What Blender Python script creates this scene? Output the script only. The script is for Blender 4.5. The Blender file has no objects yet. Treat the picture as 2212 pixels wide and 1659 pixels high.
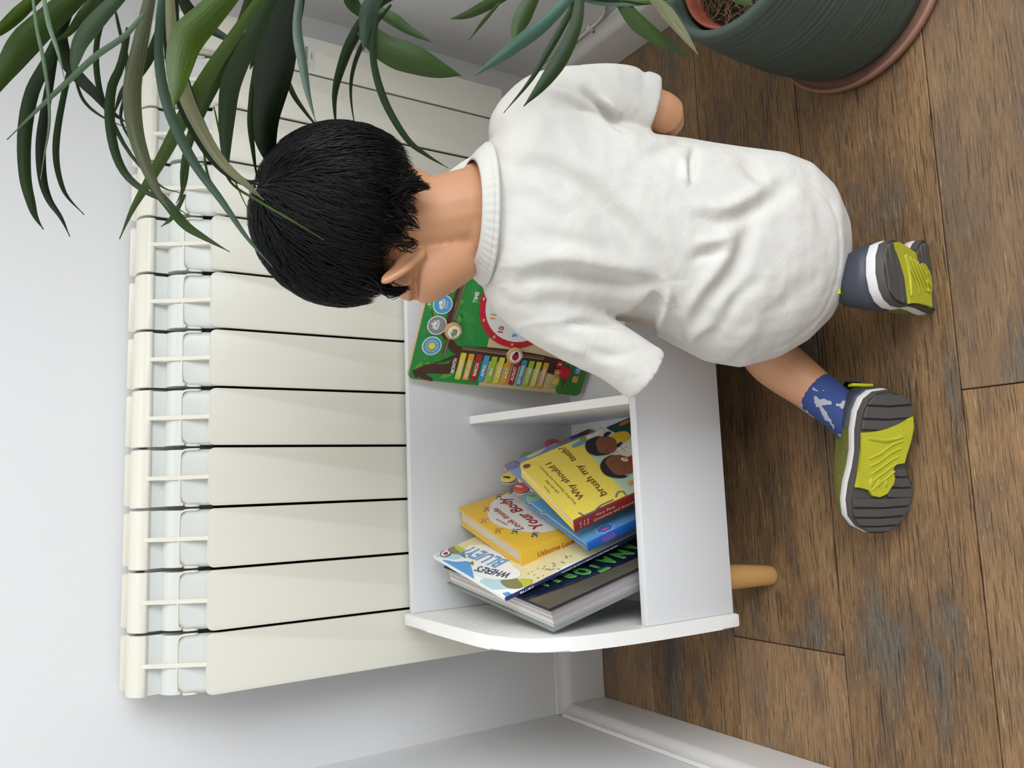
import bpy, bmesh, math, random
import numpy as np
from mathutils import Vector, Matrix
random.seed(4)
RNG = np.random.RandomState(7)
scn = bpy.context.scene
COL = scn.collection

# ------------------------------------------------------------------ camera
IW, IH = 2212.0, 1659.0
FPX = 1740.0
CAM = np.array([0.2488, -1.2329, 0.9431])
R_ = np.array([0.99092185, -0.12915602, 0.03731773])     # world direction of image "up"
D_ = np.array([-0.03719707, -0.53014157, -0.84709285])   # world direction of image "right"
F_ = np.array([0.12919082, 0.8380147, -0.53013309])      # view direction
cam = bpy.data.cameras.new('camera')
cam.sensor_fit = 'HORIZONTAL'; cam.sensor_width = 36.0; cam.lens = 36.0 * FPX / IW
cam.clip_start = 0.01; cam.clip_end = 100
camo = bpy.data.objects.new('camera', cam); COL.objects.link(camo)
camo.matrix_world = Matrix(((D_[0], R_[0], -F_[0], CAM[0]), (D_[1], R_[1], -F_[1], CAM[1]),
                            (D_[2], R_[2], -F_[2], CAM[2]), (0, 0, 0, 1)))
scn.camera = camo
# ------------------------------------------------------------------ world and light
w = bpy.data.worlds.new('world'); scn.world = w; w.use_nodes = True
bg = w.node_tree.nodes['Background']; bg.inputs[0].default_value = (0.90, 0.95, 1.0, 1); bg.inputs[1].default_value = 0.56

def area(name, loc, target, sx, sy, energy, color):
    l = bpy.data.lights.new(name, 'AREA'); l.shape = 'RECTANGLE'; l.size = sx; l.size_y = sy
    l.energy = energy; l.color = color
    o = bpy.data.objects.new(name, l); COL.objects.link(o); o.location = loc
    o.rotation_euler = (Vector(target) - Vector(loc)).to_track_quat('-Z', 'Y').to_euler()
    return o
area('window_light_right', (1.8, -2.15, 2.15), (0.35, -0.4, 0.3), 2.0, 1.6, 54, (0.98, 0.985, 1.0))
area('added_top_light', (0.45, -0.45, 2.45), (0.45, -0.35, 0.0), 1.0, 0.7, 6, (1.0, 0.95, 0.87))  # added top light to lift the sleeve and radiator caps
area('fill_light_front', (1.7, -2.3, 1.1), (-0.1, -0.2, 0.45), 1.2, 1.2, 20, (0.84, 0.92, 1.0))  # added bluish fill to brighten the left wall, no window there
scn.view_settings.view_transform = 'Standard'; scn.view_settings.look = 'None'
scn.view_settings.exposure = 0.0; scn.view_settings.gamma = 1.0
scn.view_settings.use_curve_mapping = False

# ------------------------------------------------------------------ helpers
def ray(x, y):
    return F_ + (x - IW / 2) / FPX * D_ - (y - IH / 2) / FPX * R_
def at(x, y, d):
    return CAM + d * ray(x, y)
def hit(x, y, ax, val):
    v = ray(x, y); return CAM + (val - CAM[ax]) / v[ax] * v
def projn(P):
    v = np.asarray(P) - CAM; z = v @ F_
    return IW / 2 + FPX * (v @ D_) / z, IH / 2 - FPX * (v @ R_) / z, z
def nz(v):
    v = np.asarray(v, float); return v / np.linalg.norm(v)
def lin(h):
    h = h.lstrip('#'); c = [int(h[i:i + 2], 16) / 255 for i in (0, 2, 4)]
    return tuple((x / 12.92 if x <= .04045 else ((x + .055) / 1.055) ** 2.4) for x in c) + (1,)
MATS = {}
def mat(name, color, rough=.5, noise=0.0, nscale=40, bump=0.0, bscale=200, sss=0, spec=.5, coat=0, stretch=(1, 1, 1), metal=0, trans=0, dark=.75):
    if name in MATS: return MATS[name]
    m = bpy.data.materials.new(name); m.use_nodes = True; MATS[name] = m
    nt = m.node_tree; b = nt.nodes['Principled BSDF']
    c = lin(color) if isinstance(color, str) else color
    b.inputs['Base Color'].default_value = c; b.inputs['Roughness'].default_value = rough
    b.inputs['Specular IOR Level'].default_value = spec; b.inputs['Metallic'].default_value = metal
    b.inputs['Coat Weight'].default_value = coat
    if sss:
        b.inputs['Subsurface Weight'].default_value = sss; b.inputs['Subsurface Radius'].default_value = (.012, .005, .003)
    tc = nt.nodes.new('ShaderNodeTexCoord'); mp = nt.nodes.new('ShaderNodeMapping'); mp.inputs['Scale'].default_value = stretch
    nt.links.new(tc.outputs['Object'], mp.inputs[0])
    if noise:
        n = nt.nodes.new('ShaderNodeTexNoise'); n.inputs['Scale'].default_value = nscale; n.inputs['Detail'].default_value = 5
        nt.links.new(mp.outputs[0], n.inputs['Vector'])
        mx = nt.nodes.new('ShaderNodeMix'); mx.data_type = 'RGBA'
        mx.inputs['A'].default_value = tuple(x * (1 - noise * dark) for x in c[:3]) + (1,)
        mx.inputs['B'].default_value = tuple(min(1, x * (1 + noise * .5)) for x in c[:3]) + (1,)
        nt.links.new(n.outputs['Fac'], mx.inputs['Factor']); nt.links.new(mx.outputs['Result'], b.inputs['Base Color'])
    if bump:
        n2 = nt.nodes.new('ShaderNodeTexNoise'); n2.inputs['Scale'].default_value = bscale; n2.inputs['Detail'].default_value = 4
        nt.links.new(mp.outputs[0], n2.inputs['Vector'])
        bp = nt.nodes.new('ShaderNodeBump'); bp.inputs['Strength'].default_value = bump; bp.inputs['Distance'].default_value = .002
        nt.links.new(n2.outputs['Fac'], bp.inputs['Height']); nt.links.new(bp.outputs[0], b.inputs['Normal'])
    if trans:
        t = nt.nodes.new('ShaderNodeBsdfTranslucent'); ms = nt.nodes.new('ShaderNodeMixShader'); ms.inputs[0].default_value = trans
        t.inputs[0].default_value = tuple(min(1, x * 1.6) for x in c[:3]) + (1,)
        out = nt.nodes['Material Output']; nt.links.new(b.outputs[0], ms.inputs[1]); nt.links.new(t.outputs[0], ms.inputs[2]); nt.links.new(ms.outputs[0], out.inputs[0])
    return m

def link(name, me, m, parent=None, smooth=False):
    o = bpy.data.objects.new(name, me); COL.objects.link(o)
    if m is not None: me.materials.append(m)
    if smooth:
        me.polygons.foreach_set('use_smooth', [True] * len(me.polygons))
    if parent is not None:
        o.parent = parent
        if parent.type == 'EMPTY' or True:
            o.matrix_parent_inverse = parent_world(parent).inverted()
    return o
def parent_world(p):
    M = Matrix.LocRotScale(p.location, p.rotation_euler, p.scale)
    if p.parent is not None: M = parent_world(p.parent) @ p.matrix_parent_inverse @ M
    return M
def mesh(name, V, Fc, m, parent=None, smooth=False):
    me = bpy.data.meshes.new(name); me.from_pydata([tuple(map(float, v)) for v in V], [], [tuple(f) for f in Fc]); me.update()
    return link(name, me, m, parent, smooth)
def thing(name, label, cat, loc=(0, 0, 0), group=None):
    o = bpy.data.objects.new(name, None); COL.objects.link(o); o.location = tuple(map(float, loc)); o.empty_display_size = .03
    o['label'] = label; o['category'] = cat
    if group: o['group'] = group
    return o
def tag(o, label, cat, group=None):
    o['label'] = label; o['category'] = cat
    if group: o['group'] = group
    return o
def struct(o): o['kind'] = 'structure'; return o
def box_bm(bm, x0, x1, y0, y1, z0, z1):
    vs = [bm.verts.new((x, y, z)) for x in (x0, x1) for y in (y0, y1) for z in (z0, z1)]
    for f in ((0, 1, 3, 2), (4, 6, 7, 5), (0, 4, 5, 1), (2, 3, 7, 6), (0, 2, 6, 4), (1, 5, 7, 3)):
        bm.faces.new([vs[i] for i in f])
def fin(name, bm, m, parent=None, smooth=False, bevel=0, seg=2):
    if bevel: bmesh.ops.bevel(bm, geom=bm.edges[:], offset=bevel, segments=seg, affect='EDGES', profile=.6)
    bmesh.ops.recalc_face_normals(bm, faces=bm.faces[:])
    me = bpy.data.meshes.new(name); bm.to_mesh(me); bm.free()
    o = link(name, me, m, parent, False)
    if smooth: autosmooth(o)
    return o
def autosmooth(o, ang=35):
    me = o.data
    me.polygons.foreach_set('use_smooth', [True] * len(me.polygons))
    me.set_sharp_from_angle(angle=math.radians(ang))
def box(name, x0, x1, y0, y1, z0, z1, m, parent=None, bevel=.0008):
    bm = bmesh.new(); box_bm(bm, x0, x1, y0, y1, z0, z1); return fin(name, bm, m, parent, True, bevel)
def prism(name, pts, e, m, parent=None, bevel=0, frame=None, smooth=True):
    """pts 2-D outline; extrude e along frame normal. frame=(O,U,V,N)"""
    O, U, V, N = frame
    bm = bmesh.new()
    a = [bm.verts.new(tuple(O + U * p[0] + V * p[1])) for p in pts]
    b = [bm.verts.new(tuple(O + U * p[0] + V * p[1] + N * e)) for p in pts]
    n = len(pts)
    bm.faces.new(a[::-1]); bm.faces.new(b)
    for i in range(n): bm.faces.new((a[i], a[(i + 1) % n], b[(i + 1) % n], b[i]))
    return fin(name, bm, m, parent, smooth, bevel)
def smoothpath(P, n):
    P = [np.asarray(p, float) for p in P]; out = []
    Q = [2 * P[0] - P[1]] + P + [2 * P[-1] - P[-2]]
    segs = len(P) - 1
    for i in range(n):
        t = i / (n - 1) * segs; k = min(int(t), segs - 1); u = t - k
        p0, p1, p2, p3 = Q[k:k + 4]
        out.append(.5 * ((2 * p1) + (-p0 + p2) * u + (2 * p0 - 5 * p1 + 4 * p2 - p3) * u * u + (-p0 + 3 * p1 - 3 * p2 + p3) * u ** 3))
    return out
def tube(name, P, r, m, parent=None, n=8, steps=None, rf=None):
    P = smoothpath(P, steps or len(P) * 5); V = []; Fc = []
    up = np.array([.31, .2, .93])
    for i, p in enumerate(P):
        t = nz(P[min(i + 1, len(P) - 1)] - P[max(i - 1, 0)]); a = nz(np.cross(t, up)); b = np.cross(t, a)
        rr = r if rf is None else rf(i / (len(P) - 1))
        for k in range(n):
            an = 2 * math.pi * k / n; V.append(p + rr * (math.cos(an) * a + math.sin(an) * b))
    for i in range(len(P) - 1):
        for k in range(n):
            Fc.append((i * n + k, i * n + (k + 1) % n, (i + 1) * n + (k + 1) % n, (i + 1) * n + k))
    Fc.append(tuple(range(n))[::-1]); Fc.append(tuple(range((len(P) - 1) * n, len(P) * n)))
    return mesh(name, V, Fc, m, parent, True)
def lathe(name, prof, c, m, parent=None, n=72, close=False):
    V = []; Fc = []
    for r, z in prof:
        for k in range(n):
            a = 2 * math.pi * k / n; V.append((c[0] + r * math.cos(a), c[1] + r * math.sin(a), c[2] + z))
    L = len(prof)
    for i in range(L - 1 + (1 if close else 0)):
        j = (i + 1) % L
        for k in range(n): Fc.append((i * n + k, i * n + (k + 1) % n, j * n + (k + 1) % n, j * n + k))
    if not close:
        Fc.append(tuple(range(n))[::-1]); Fc.append(tuple(range((L - 1) * n, L * n)))
    return mesh(name, V, Fc, m, parent, True)
def text_mesh(body, bold=0.0, res=2):
    cu = bpy.data.curves.new('t', 'FONT'); cu.body = body; cu.size = 1; cu.resolution_u = res; cu.offset = bold
    o = bpy.data.objects.new('t', cu); COL.objects.link(o)
    dg = bpy.context.evaluated_depsgraph_get(); me = bpy.data.meshes.new_from_object(o.evaluated_get(dg))
    bpy.data.objects.remove(o); return me
def text(name, body, frame, x, y, h, m, parent, width=None, ang=0, bold=.01, lift=.0004, shear=0.0, depth=.00025, center=False):
    """body along U (rotated by ang) at local (x,y) of frame, cap height h, total width width"""
    O, U, V, N = frame
    me = text_mesh(body, bold)
    n = len(me.vertices); co = np.empty(n * 3); me.vertices.foreach_get('co', co); co = co.reshape(-1, 3)
    if n == 0: return None
    x0, x1 = co[:, 0].min(), co[:, 0].max(); sc = h / .69
    sx = sc if width is None else width / (x1 - x0)
    lx = (co[:, 0] - x0) * sx; ly = co[:, 1] * sc
    if center: lx = lx - lx.max() / 2
    lx = lx + shear * ly
    c, s = math.cos(ang), math.sin(ang)
    gx = x + c * lx - s * ly; gy = y + s * lx + c * ly
    P = O + gx[:, None] * U + gy[:, None] * V + (lift + 0 * gx)[:, None] * N
    me.vertices.foreach_set('co', P.reshape(-1)); me.update(); me.name = name
    return link(name, me, m, parent)
def decal(name, pts, frame, m, parent, lift=.0003):
    O, U, V, N = frame
    bm = bmesh.new()
    f = bm.faces.new([bm.verts.new(tuple(O + U * p[0] + V * p[1] + N * lift)) for p in pts])
    bmesh.ops.triangulate(bm, faces=bm.faces[:])
    me = bpy.data.meshes.new(name); bm.to_mesh(me); bm.free()
    return link(name, me, m, parent)
def decals(name, polys, frame, m, parent, lift=.0003):
    O, U, V, N = frame
    bm = bmesh.new()
    for pts in polys:
        bm.faces.new([bm.verts.new(tuple(O + U * p[0] + V * p[1] + N * lift)) for p in pts])
    bmesh.ops.triangulate(bm, faces=bm.faces[:])
    me = bpy.data.meshes.new(name); bm.to_mesh(me); bm.free()
    return link(name, me, m, parent)
def ell(cx, cy, rx, ry, n=28, ang=0, a0=0, a1=2 * math.pi):
    o = []
    full = abs(a1 - a0 - 2 * math.pi) < 1e-6
    for i in range(n + (0 if full else 1)):
        t = a0 + (a1 - a0) * i / n; x = rx * math.cos(t); y = ry * math.sin(t)
        o.append((cx + x * math.cos(ang) - y * math.sin(ang), cy + x * math.sin(ang) + y * math.cos(ang)))
    return o
def rrect(x0, x1, y0, y1, r, n=5):
    o = []
    for cx, cy, a in ((x1 - r, y1 - r, 0), (x0 + r, y1 - r, 90), (x0 + r, y0 + r, 180), (x1 - r, y0 + r, 270)):
        for i in range(n + 1):
            t = math.radians(a + 90 * i / n); o.append((cx + r * math.cos(t), cy + r * math.sin(t)))
    return o
def remesh(name, bm, voxel, smooth_it, m, parent=None):
    """union overlapping closed shells into ONE continuous surface"""
    bmesh.ops.recalc_face_normals(bm, faces=bm.faces[:])
    me = bpy.data.meshes.new('tmp'); bm.to_mesh(me); bm.free()
    o = bpy.data.objects.new('tmp', me); COL.objects.link(o)
    md = o.modifiers.new('r', 'REMESH'); md.mode = 'VOXEL'; md.voxel_size = voxel; md.adaptivity = 0
    if smooth_it:
        s = o.modifiers.new('s', 'SMOOTH'); s.iterations = smooth_it; s.factor = .5
    dg = bpy.context.evaluated_depsgraph_get(); out = bpy.data.meshes.new_from_object(o.evaluated_get(dg))
    bpy.data.objects.remove(o); out.name = name
    return link(name, out, m, parent, True)
def add_loft(bm, rings):
    """rings: list of lists of points (same count) -> closed shell"""
    vs = [[bm.verts.new(tuple(p)) for p in r] for r in rings]; n = len(rings[0])
    for i in range(len(rings) - 1):
        for k in range(n): bm.faces.new((vs[i][k], vs[i][(k + 1) % n], vs[i + 1][(k + 1) % n], vs[i + 1][k]))
    bm.faces.new(vs[0][::-1]); bm.faces.new(vs[-1])
def add_ell(bm, c, A, B, Cc, n=20):
    """ellipsoid with semi axis vectors"""
    r = bmesh.ops.create_uvsphere(bm, u_segments=n, v_segments=n // 2 + 2, radius=1)
    for v in r['verts']:
        x, y, z = v.co; v.co = Vector(tuple(np.asarray(c) + x * np.asarray(A) + y * np.asarray(B) + z * np.asarray(Cc)))
def add_limb(bm, pts, n=16, steps=6, flat=False):
    """pts: [(point, radius)] tapered tube with round ends"""
    P = [np.append(np.asarray(p, float), r) for p, r in pts]
    Q = smoothpath(P, max(2, (len(P) - 1) * steps + 1)); rings = []
    for i, q in enumerate(Q):
        t = nz(Q[min(i + 1, len(Q) - 1)][:3] - Q[max(i - 1, 0)][:3]); a = nz(np.cross(t, (.13, .21, .97) if abs(t[2]) < .9 else (1, .1, 0))); b = np.cross(t, a)
        if i == 0 or i == len(Q) - 1:
            sgn = -1 if i == 0 else 1
            caps = [(.0, 1.0), (.45, .89), (.75, .66), (.93, .35)]
            if i == 0: caps = caps[::-1]
            elif flat: caps = [(.0, 1.0)]
            for dd, rr in caps:
                rings.append([q[:3] + sgn * t * q[3] * dd + q[3] * rr * (math.cos(2 * math.pi * k / n) * a + math.sin(2 * math.pi * k / n) * b) for k in range(n)])
        else:
            rings.append([q[:3] + q[3] * (math.cos(2 * math.pi * k / n) * a + math.sin(2 * math.pi * k / n) * b) for k in range(n)])
    add_loft(bm, rings)
X, Y, Z = np.eye(3)

# ------------------------------------------------------------------ materials
M_wall = mat('wall_paint', '#dfdfdf', .75, noise=.03, nscale=3, bump=.05, bscale=300)
M_skirt = mat('skirting_gloss', '#dcd9d5', .38, noise=.03, nscale=8, bump=.06, bscale=90)
M_rad = mat('radiator_enamel', '#dedbcd', .30, spec=.45, noise=.015, nscale=4)
M_radin = mat('radiator_inner_enamel', '#d3d6d1', .35)
M_dark = mat('gap_shade_black', '#0c0c0c', .9, spec=.1)
M_case = mat('white_melamine', '#dcddde', .45, noise=.01, nscale=30)
M_edge = mat('white_edge_banding', '#efeeea', .4)
M_pine = mat('pine_leg_wood', '#c99a5e', .45, noise=.25, nscale=25, stretch=(1, 1, .12), bump=.1)
M_cable = mat('painted_cable', '#cfcac3', .5)

def wood_floor():
    m = bpy.data.materials.new('weathered_oak_plank'); m.use_nodes = True; nt = m.node_tree; b = nt.nodes['Principled BSDF']; L = nt.links.new
    def nd(t): return nt.nodes.new(t)
    tc = nd('ShaderNodeTexCoord'); oi = nd('ShaderNodeObjectInfo'); add = nd('ShaderNodeVectorMath'); add.operation = 'ADD'
    sc = nd('ShaderNodeVectorMath'); sc.operation = 'SCALE'; sc.inputs['Scale'].default_value = 1.0
    cmb = nd('ShaderNodeCombineXYZ'); mu = nd('ShaderNodeMath'); mu.operation = 'MULTIPLY'; mu.inputs[1].default_value = 37.0
    L(oi.outputs['Random'], mu.inputs[0]); L(mu.outputs[0], cmb.inputs[0]); L(mu.outputs[0], cmb.inputs[1])
    L(tc.outputs['Object'], add.inputs[0]); L(cmb.outputs[0], add.inputs[1])
    def noise(scale, stretch, detail=6, rough=.6, dist=0):
        mp = nd('ShaderNodeMapping'); mp.inputs['Scale'].default_value = stretch; L(add.outputs[0], mp.inputs[0])
        n = nd('ShaderNodeTexNoise'); n.inputs['Scale'].default_value = scale; n.inputs['Detail'].default_value = detail; n.inputs['Roughness'].default_value = rough; n.inputs['Distortion'].default_value = dist
        L(mp.outputs[0], n.inputs['Vector']); return n.outputs['Fac']
    def ramp(f, stops):
        r = nd('ShaderNodeValToRGB'); els = r.color_ramp.elements
        while len(els) < len(stops): els.new(.5)
        for e, (p, c) in zip(els, stops): e.position = p; e.color = lin(c) if isinstance(c, str) else (c, c, c, 1)
        L(f, r.inputs[0]); return r.outputs[0]
    def mix(a, bb, f, mode='MIX'):
        x = nd('ShaderNodeMix'); x.data_type = 'RGBA'; x.blend_type = mode
        if isinstance(f, float): x.inputs['Factor'].default_value = f
        else: L(f, x.inputs['Factor'])
        L(a, x.inputs['A']); L(bb, x.inputs['B']); return x.outputs['Result']
    broad = noise(5, (1, 3.4, 1), 3, .5, .4)
    base = ramp(broad, [(.3, '#746a5c'), (.42, '#866747'), (.55, '#9a7449'), (.72, '#a98557')])
    dark = noise(3.2, (.7, 4.5, 1), 3, .55, .8)
    dkm = ramp(dark, [(.58, 0.0), (.74, .6)])
    drk = nd('ShaderNodeRGB'); drk.outputs[0].default_value = lin('#433a32')
    c1 = mix(base, drk.outputs[0], dkm)
    fine = noise(30, (1, 13, 1), 8, .75, .2)
    fr = ramp(fine, [(.36, .45), (.50, .97), (.66, 1.22)])
    c2 = mix(c1, fr, 1.0, 'MULTIPLY')
    st = noise(42, (.8, 9, 1), 4, .65)
    stm = ramp(st, [(.60, 0.0), (.68, .65)])
    lt = nd('ShaderNodeRGB'); lt.outputs[0].default_value = lin('#c0a37a')
    c3 = mix(c2, lt.outputs[0], stm)
    ck = noise(27, (.55, 17, 1), 3, .5, .35); ckm = ramp(ck, [(.585, 0.0), (.63, .8)])
    ckc = nd('ShaderNodeRGB'); ckc.outputs[0].default_value = lin('#33271c'); c3 = mix(c3, ckc.outputs[0], ckm)
    pl_ = noise(22, (1.2, 24, 1), 2, .5, .2); plm = ramp(pl_, [(.66, 0.0), (.70, .55)])
    plc = nd('ShaderNodeRGB'); plc.outputs[0].default_value = lin('#cdb690'); c3 = mix(c3, plc.outputs[0], plm)
    gv = nd('ShaderNodeMath'); gv.operation = 'FRACT'; gm = nd('ShaderNodeMath'); gm.operation = 'MULTIPLY'; gm.inputs[1].default_value = 7.31
    L(oi.outputs['Random'], gm.inputs[0]); L(gm.outputs[0], gv.inputs[0]); gs = nd('ShaderNodeMath'); gs.operation = 'MULTIPLY'; gs.inputs[1].default_value = .42; L(gv.outputs[0], gs.inputs[0])
    gc = nd('ShaderNodeRGB'); gc.outputs[0].default_value = lin('#7d6c5b'); c3 = mix(c3, gc.outputs[0], gs.outputs[0])
    hs = nd('ShaderNodeHueSaturation'); rv = nd('ShaderNodeMapRange'); rv.inputs[3].default_value = .74; rv.inputs[4].default_value = 1.10
    L(oi.outputs['Random'], rv.inputs[0]); L(rv.outputs[0], hs.inputs['Value']); hs.inputs['Saturation'].default_value = .95
    L(c3, hs.inputs['Color']); L(hs.outputs[0], b.inputs['Base Color'])
    bp = nd('ShaderNodeBump'); bp.inputs['Strength'].default_value = .35; bp.inputs['Distance'].default_value = .002
    L(fine, bp.inputs['Height']); L(bp.outputs[0], b.inputs['Normal'])
    b.inputs['Roughness'].default_value = .5; b.inputs['Specular IOR Level'].default_value = .35
    return m
M_floor = wood_floor()
# ------------------------------------------------------------------ setting
XL, XR = -.151, 1.047
floor = box('floor', -1.9, 2.6, -2.6, .02, -.06, -.0105, mat('subfloor', '#14110f', .9)); struct(floor)
rows = [(.02, -.1527), (-.1527, -.342), (-.342, -.532), (-.532, -.7215), (-.7215, -.911), (-.911, -1.1006), (-1.1006, -1.29), (-1.29, -1.48), (-1.48, -1.67)]
joints = [(-1.8, -.62, .62, 1.86), (-1.8, -1.0, .24, 1.48, 2.6), (-1.8, -1.2, .016, 1.25, 2.6), (-1.8, -.72, .98, 2.6), (-1.8, -.9, .344, 1.6, 2.6),
          (-1.8, -.4, .84, 2.6), (-1.8, .1, 1.3, 2.6), (-1.8, -.5, .7, 2.6), (-1.8, .3, 1.5, 2.6)]
for (y1, y0), js in zip(rows, joints):
    for a, b in zip(js[:-1], js[1:]):
        bm = bmesh.new(); box_bm(bm, -(b - a) / 2 + .0006, (b - a) / 2 - .0006, -(y1 - y0) / 2 + .0006, (y1 - y0) / 2 - .0006, -.0105, 0)
        o = fin('plank', bm, M_floor, floor, True, .0010, 1)
        o.location = ((a + b) / 2, (y0 + y1) / 2, 0)
def wallslab(name, x0, x1, y0, y1): return struct(box(name, x0, x1, y0, y1, 0, 2.35, M_wall, None, 0))
wallslab('wall_back', XL - .12, XR + .12, 0, .12)
wallslab('wall_left', XL - .12, XL, -1.15, -.0005)
wallslab('wall_right', XR, XR + .12, -.80, -.0005)
def skirting(name, p0, p1, n):
    """moulded profile swept from p0 to p1, n = direction out of the wall"""
    prof = [(0, .001), (.018, .001), (.018, .072), (.0165, .078), (.011, .084), (.0065, .0905), (.0055, .096), (0, .098)]
    V = []; p0, p1, n = map(np.asarray, (p0, p1, n))
    for p in (p0, p1):
        for o_, z in prof: V.append(p + n * o_ + Z * z)
    k = len(prof); Fc = [(i, (i + 1) % k, (i + 1) % k + k, i + k) for i in range(k)] + [tuple(range(k))[::-1], tuple(range(k, 2 * k))]
    o = mesh(name, V, Fc, M_skirt, None); autosmooth(o, 30); return struct(o)
skirting('baseboard_back', (XL + .001, -.0008, 0), (XR - .001, -.0008, 0), (0., -1., 0))
skirting('baseboard_left', (XL + .0008, -.0195, 0), (XL + .0008, -1.15, 0), (1., 0, 0))
skirting('baseboard_right', (XR - .0008, -.0195, 0), (XR - .0008, -.80, 0), (-1., 0, 0))
# cable on the right wall
cb = thing('wall_cable', 'thin painted cable running along the top of the right skirting board', 'cable', (1.04, -.1, .1))
tube('cable', [(1.0425, -.03, .1015), (1.0425, -.133, .1015), (1.0425, -.2, .1025), (1.0425, -.243, .107), (1.0425, -.27, .122), (1.0425, -.289, .142), (1.0425, -.30, .19), (1.0425, -.30, .6)], .0035, M_cable, cb)
for (yy, zz) in ((-.205, .103), (-.06, .102)):
    bm = bmesh.new(); box_bm(bm, 1.0375, 1.0465, yy - .0035, yy + .0035, zz - .0055, zz + .006)
    fin('cable_clip', bm, mat('cable_clip_plastic', '#e2ddd4', .4), cb, True, .0015, 2)
    tube('clip_nail', [(1.0385, yy, zz - .0065), (1.0355, yy, zz - .0065)], .0012, mat('nail_steel', '#3d3a37', .4, metal=.6), cb, 6, 3)

# ------------------------------------------------------------------ radiator
RY = -.115; RZT = .7141; RZB = .2342; PITCH = .08
rad = thing('radiator', 'cream aluminium column radiator mounted on the back wall', 'radiator', (.47, -.06, .23))
def rr_panel(x0, x1, z0, z1, r, y0, y1, name, m, parent, bev=.0012):
    pts = rrect(x0, x1, z0, z1, r, 5)
    return prism(name, pts, y1 - y0, m, parent, bev, (np.array([0, y0, 0.]), X, Z, Y))
def section(x0):
    s = bpy.data.objects.new('section', None); COL.objects.link(s); s.location = (x0, RY, RZB); s.empty_display_size = .02
    s.parent = rad; s.matrix_parent_inverse = parent_world(rad).inverted()
    xa, xb = x0 + .0018, x0 + PITCH - .0018; xc = x0 + PITCH / 2
    # front panel: rounded top corners, tall
    pts = [(xa, RZB), (xb, RZB)] + [(xb - .008 + .008 * math.cos(t), RZT - .008 + .008 * math.sin(t)) for t in np.linspace(0, math.pi / 2, 6)] + \
          [(xa + .008 + .008 * math.cos(t), RZT - .008 + .008 * math.sin(t)) for t in np.linspace(math.pi / 2, math.pi, 6)]
    prism('front_panel', pts, .006, M_rad, s, .0012, (np.array([0, RY, 0.]), X, Z, Y))
    # scooped inner sheet from behind the panel up to a thin rounded lip
    prof = [(-.1095, .690), (-.1035, .700), (-.098, .7115), (-.0940, .724), (-.0915, .736), (-.0900, .7450)]
    NX = 12; V = []; Fc = []; rc = .009; ztop = .7450
    lipL = []
    for (yy, zz) in prof:
        ins = 0.0 if zz < ztop - rc else rc - math.sqrt(max(0, rc * rc - (zz - ztop + rc) ** 2))
        for q in range(NX + 1):
            xx = xa + .001 + ins + (xb - xa - .002 - 2 * ins) * q / NX
            V.append((xx, yy + .0015 * abs(2 * q / NX - 1) ** 6, zz))
    np_ = len(V); V += [(a, b + .002, c - .0008) for a, b, c in V]
    W_ = NX + 1; NR = len(prof)
    for r_ in range(NR - 1):
        for q in range(NX):
            a = r_ * W_ + q; Fc.append((a, a + 1, a + W_ + 1, a + W_)); Fc.append((np_ + a, np_ + a + W_, np_ + a + W_ + 1, np_ + a + 1))
    for r_ in range(NR - 1):
        for q in (0, NX):
            a = r_ * W_ + q; Fc.append((a, a + W_, np_ + a + W_, np_ + a))
    o = mesh('deflector', V, Fc, M_radin, s, True)
    lip = [(xa + .001, -.0945, .7215), (xa + .001, -.0925, .731), (xa + .0015, -.0905, .7385), (xa + .0045, -.0895, .7435), (xa + .011, -.0892, .7450), (xc, -.0892, .7452), (xb - .011, -.0892, .7450), (xb - .0045, -.0895, .7435), (xb - .0015, -.0905, .7385), (xb - .001, -.0925, .731), (xb - .001, -.0945, .7215)]
    tube('rail', lip, .0017, M_rad, s, 6, 21)
    box('cap_web', xa + .0006, xb - .0006, -.0640, -.0610, .70, .781, M_radin, s, .0004)
    # top cap with curved front and rear
    prof = [(-.024, .738), (-.024, .752), (-.028, .7575), (-.036, .7605), (-.046, .7610), (-.056, .7590), (-.0635, .7545), (-.068, .7485), (-.0695, .742), (-.066, .739), (-.060, .746), (-.048, .7525), (-.036, .752), (-.028, .748)]
    V = [(xx, yy, zz + .0385) for xx in (xa, xb) for (yy, zz) in prof]; k = len(prof)
    Fc = [(i, (i + 1) % k, (i + 1) % k + k, i + k) for i in range(k)]
    bm = bmesh.new(); vs = [bm.verts.new(v) for v in V]
    for f in Fc: bm.faces.new([vs[i] for i in f])
    bm.faces.new(vs[:k][::-1]); bm.faces.new(vs[k:])
    fin('top_cap', bm, M_rad, s, True, .0007, 1)
    # centre rib from cap to panel (slopes forward and down)
    rp = [(-.060, .793), (-.0700, .7830), (-.079, .7670), (-.089, .7490), (-.1000, .7320), (-.1125, .7135), (-.1125, .66), (-.05, .66), (-.05, .77)]
    prism('centre_rib', rp, .0055, M_rad, s, .0009, (np.array([xc - .00275, 0, 0]), Y, Z, X))
    # rear flange
    prism('rear_flange', rrect(xa + .003, xb - .003, .66, .804, .004, 3), .0025, M_rad, s, .0005, (np.array([0, -.0215, 0.]), X, Z, Y))
    # header tube
    V = []; n = 18
    for xx in (xa + .0012, xb - .0012):
        for q in range(n):
            a = 2 * math.pi * q / n; V.append((xx, -.0655 + .0235 * math.cos(a), .737 + .0245 * math.sin(a)))
    o = mesh('header_tube', V, [(i, (i + 1) % n, (i + 1) % n + n, i + n) for i in range(n)] + [tuple(range(n))[::-1], tuple(range(n, 2 * n))], M_radin, s); autosmooth(o, 40)
    return s
for k in range(11):
    section(k * PITCH)
x0 = 11 * PITCH
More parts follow.
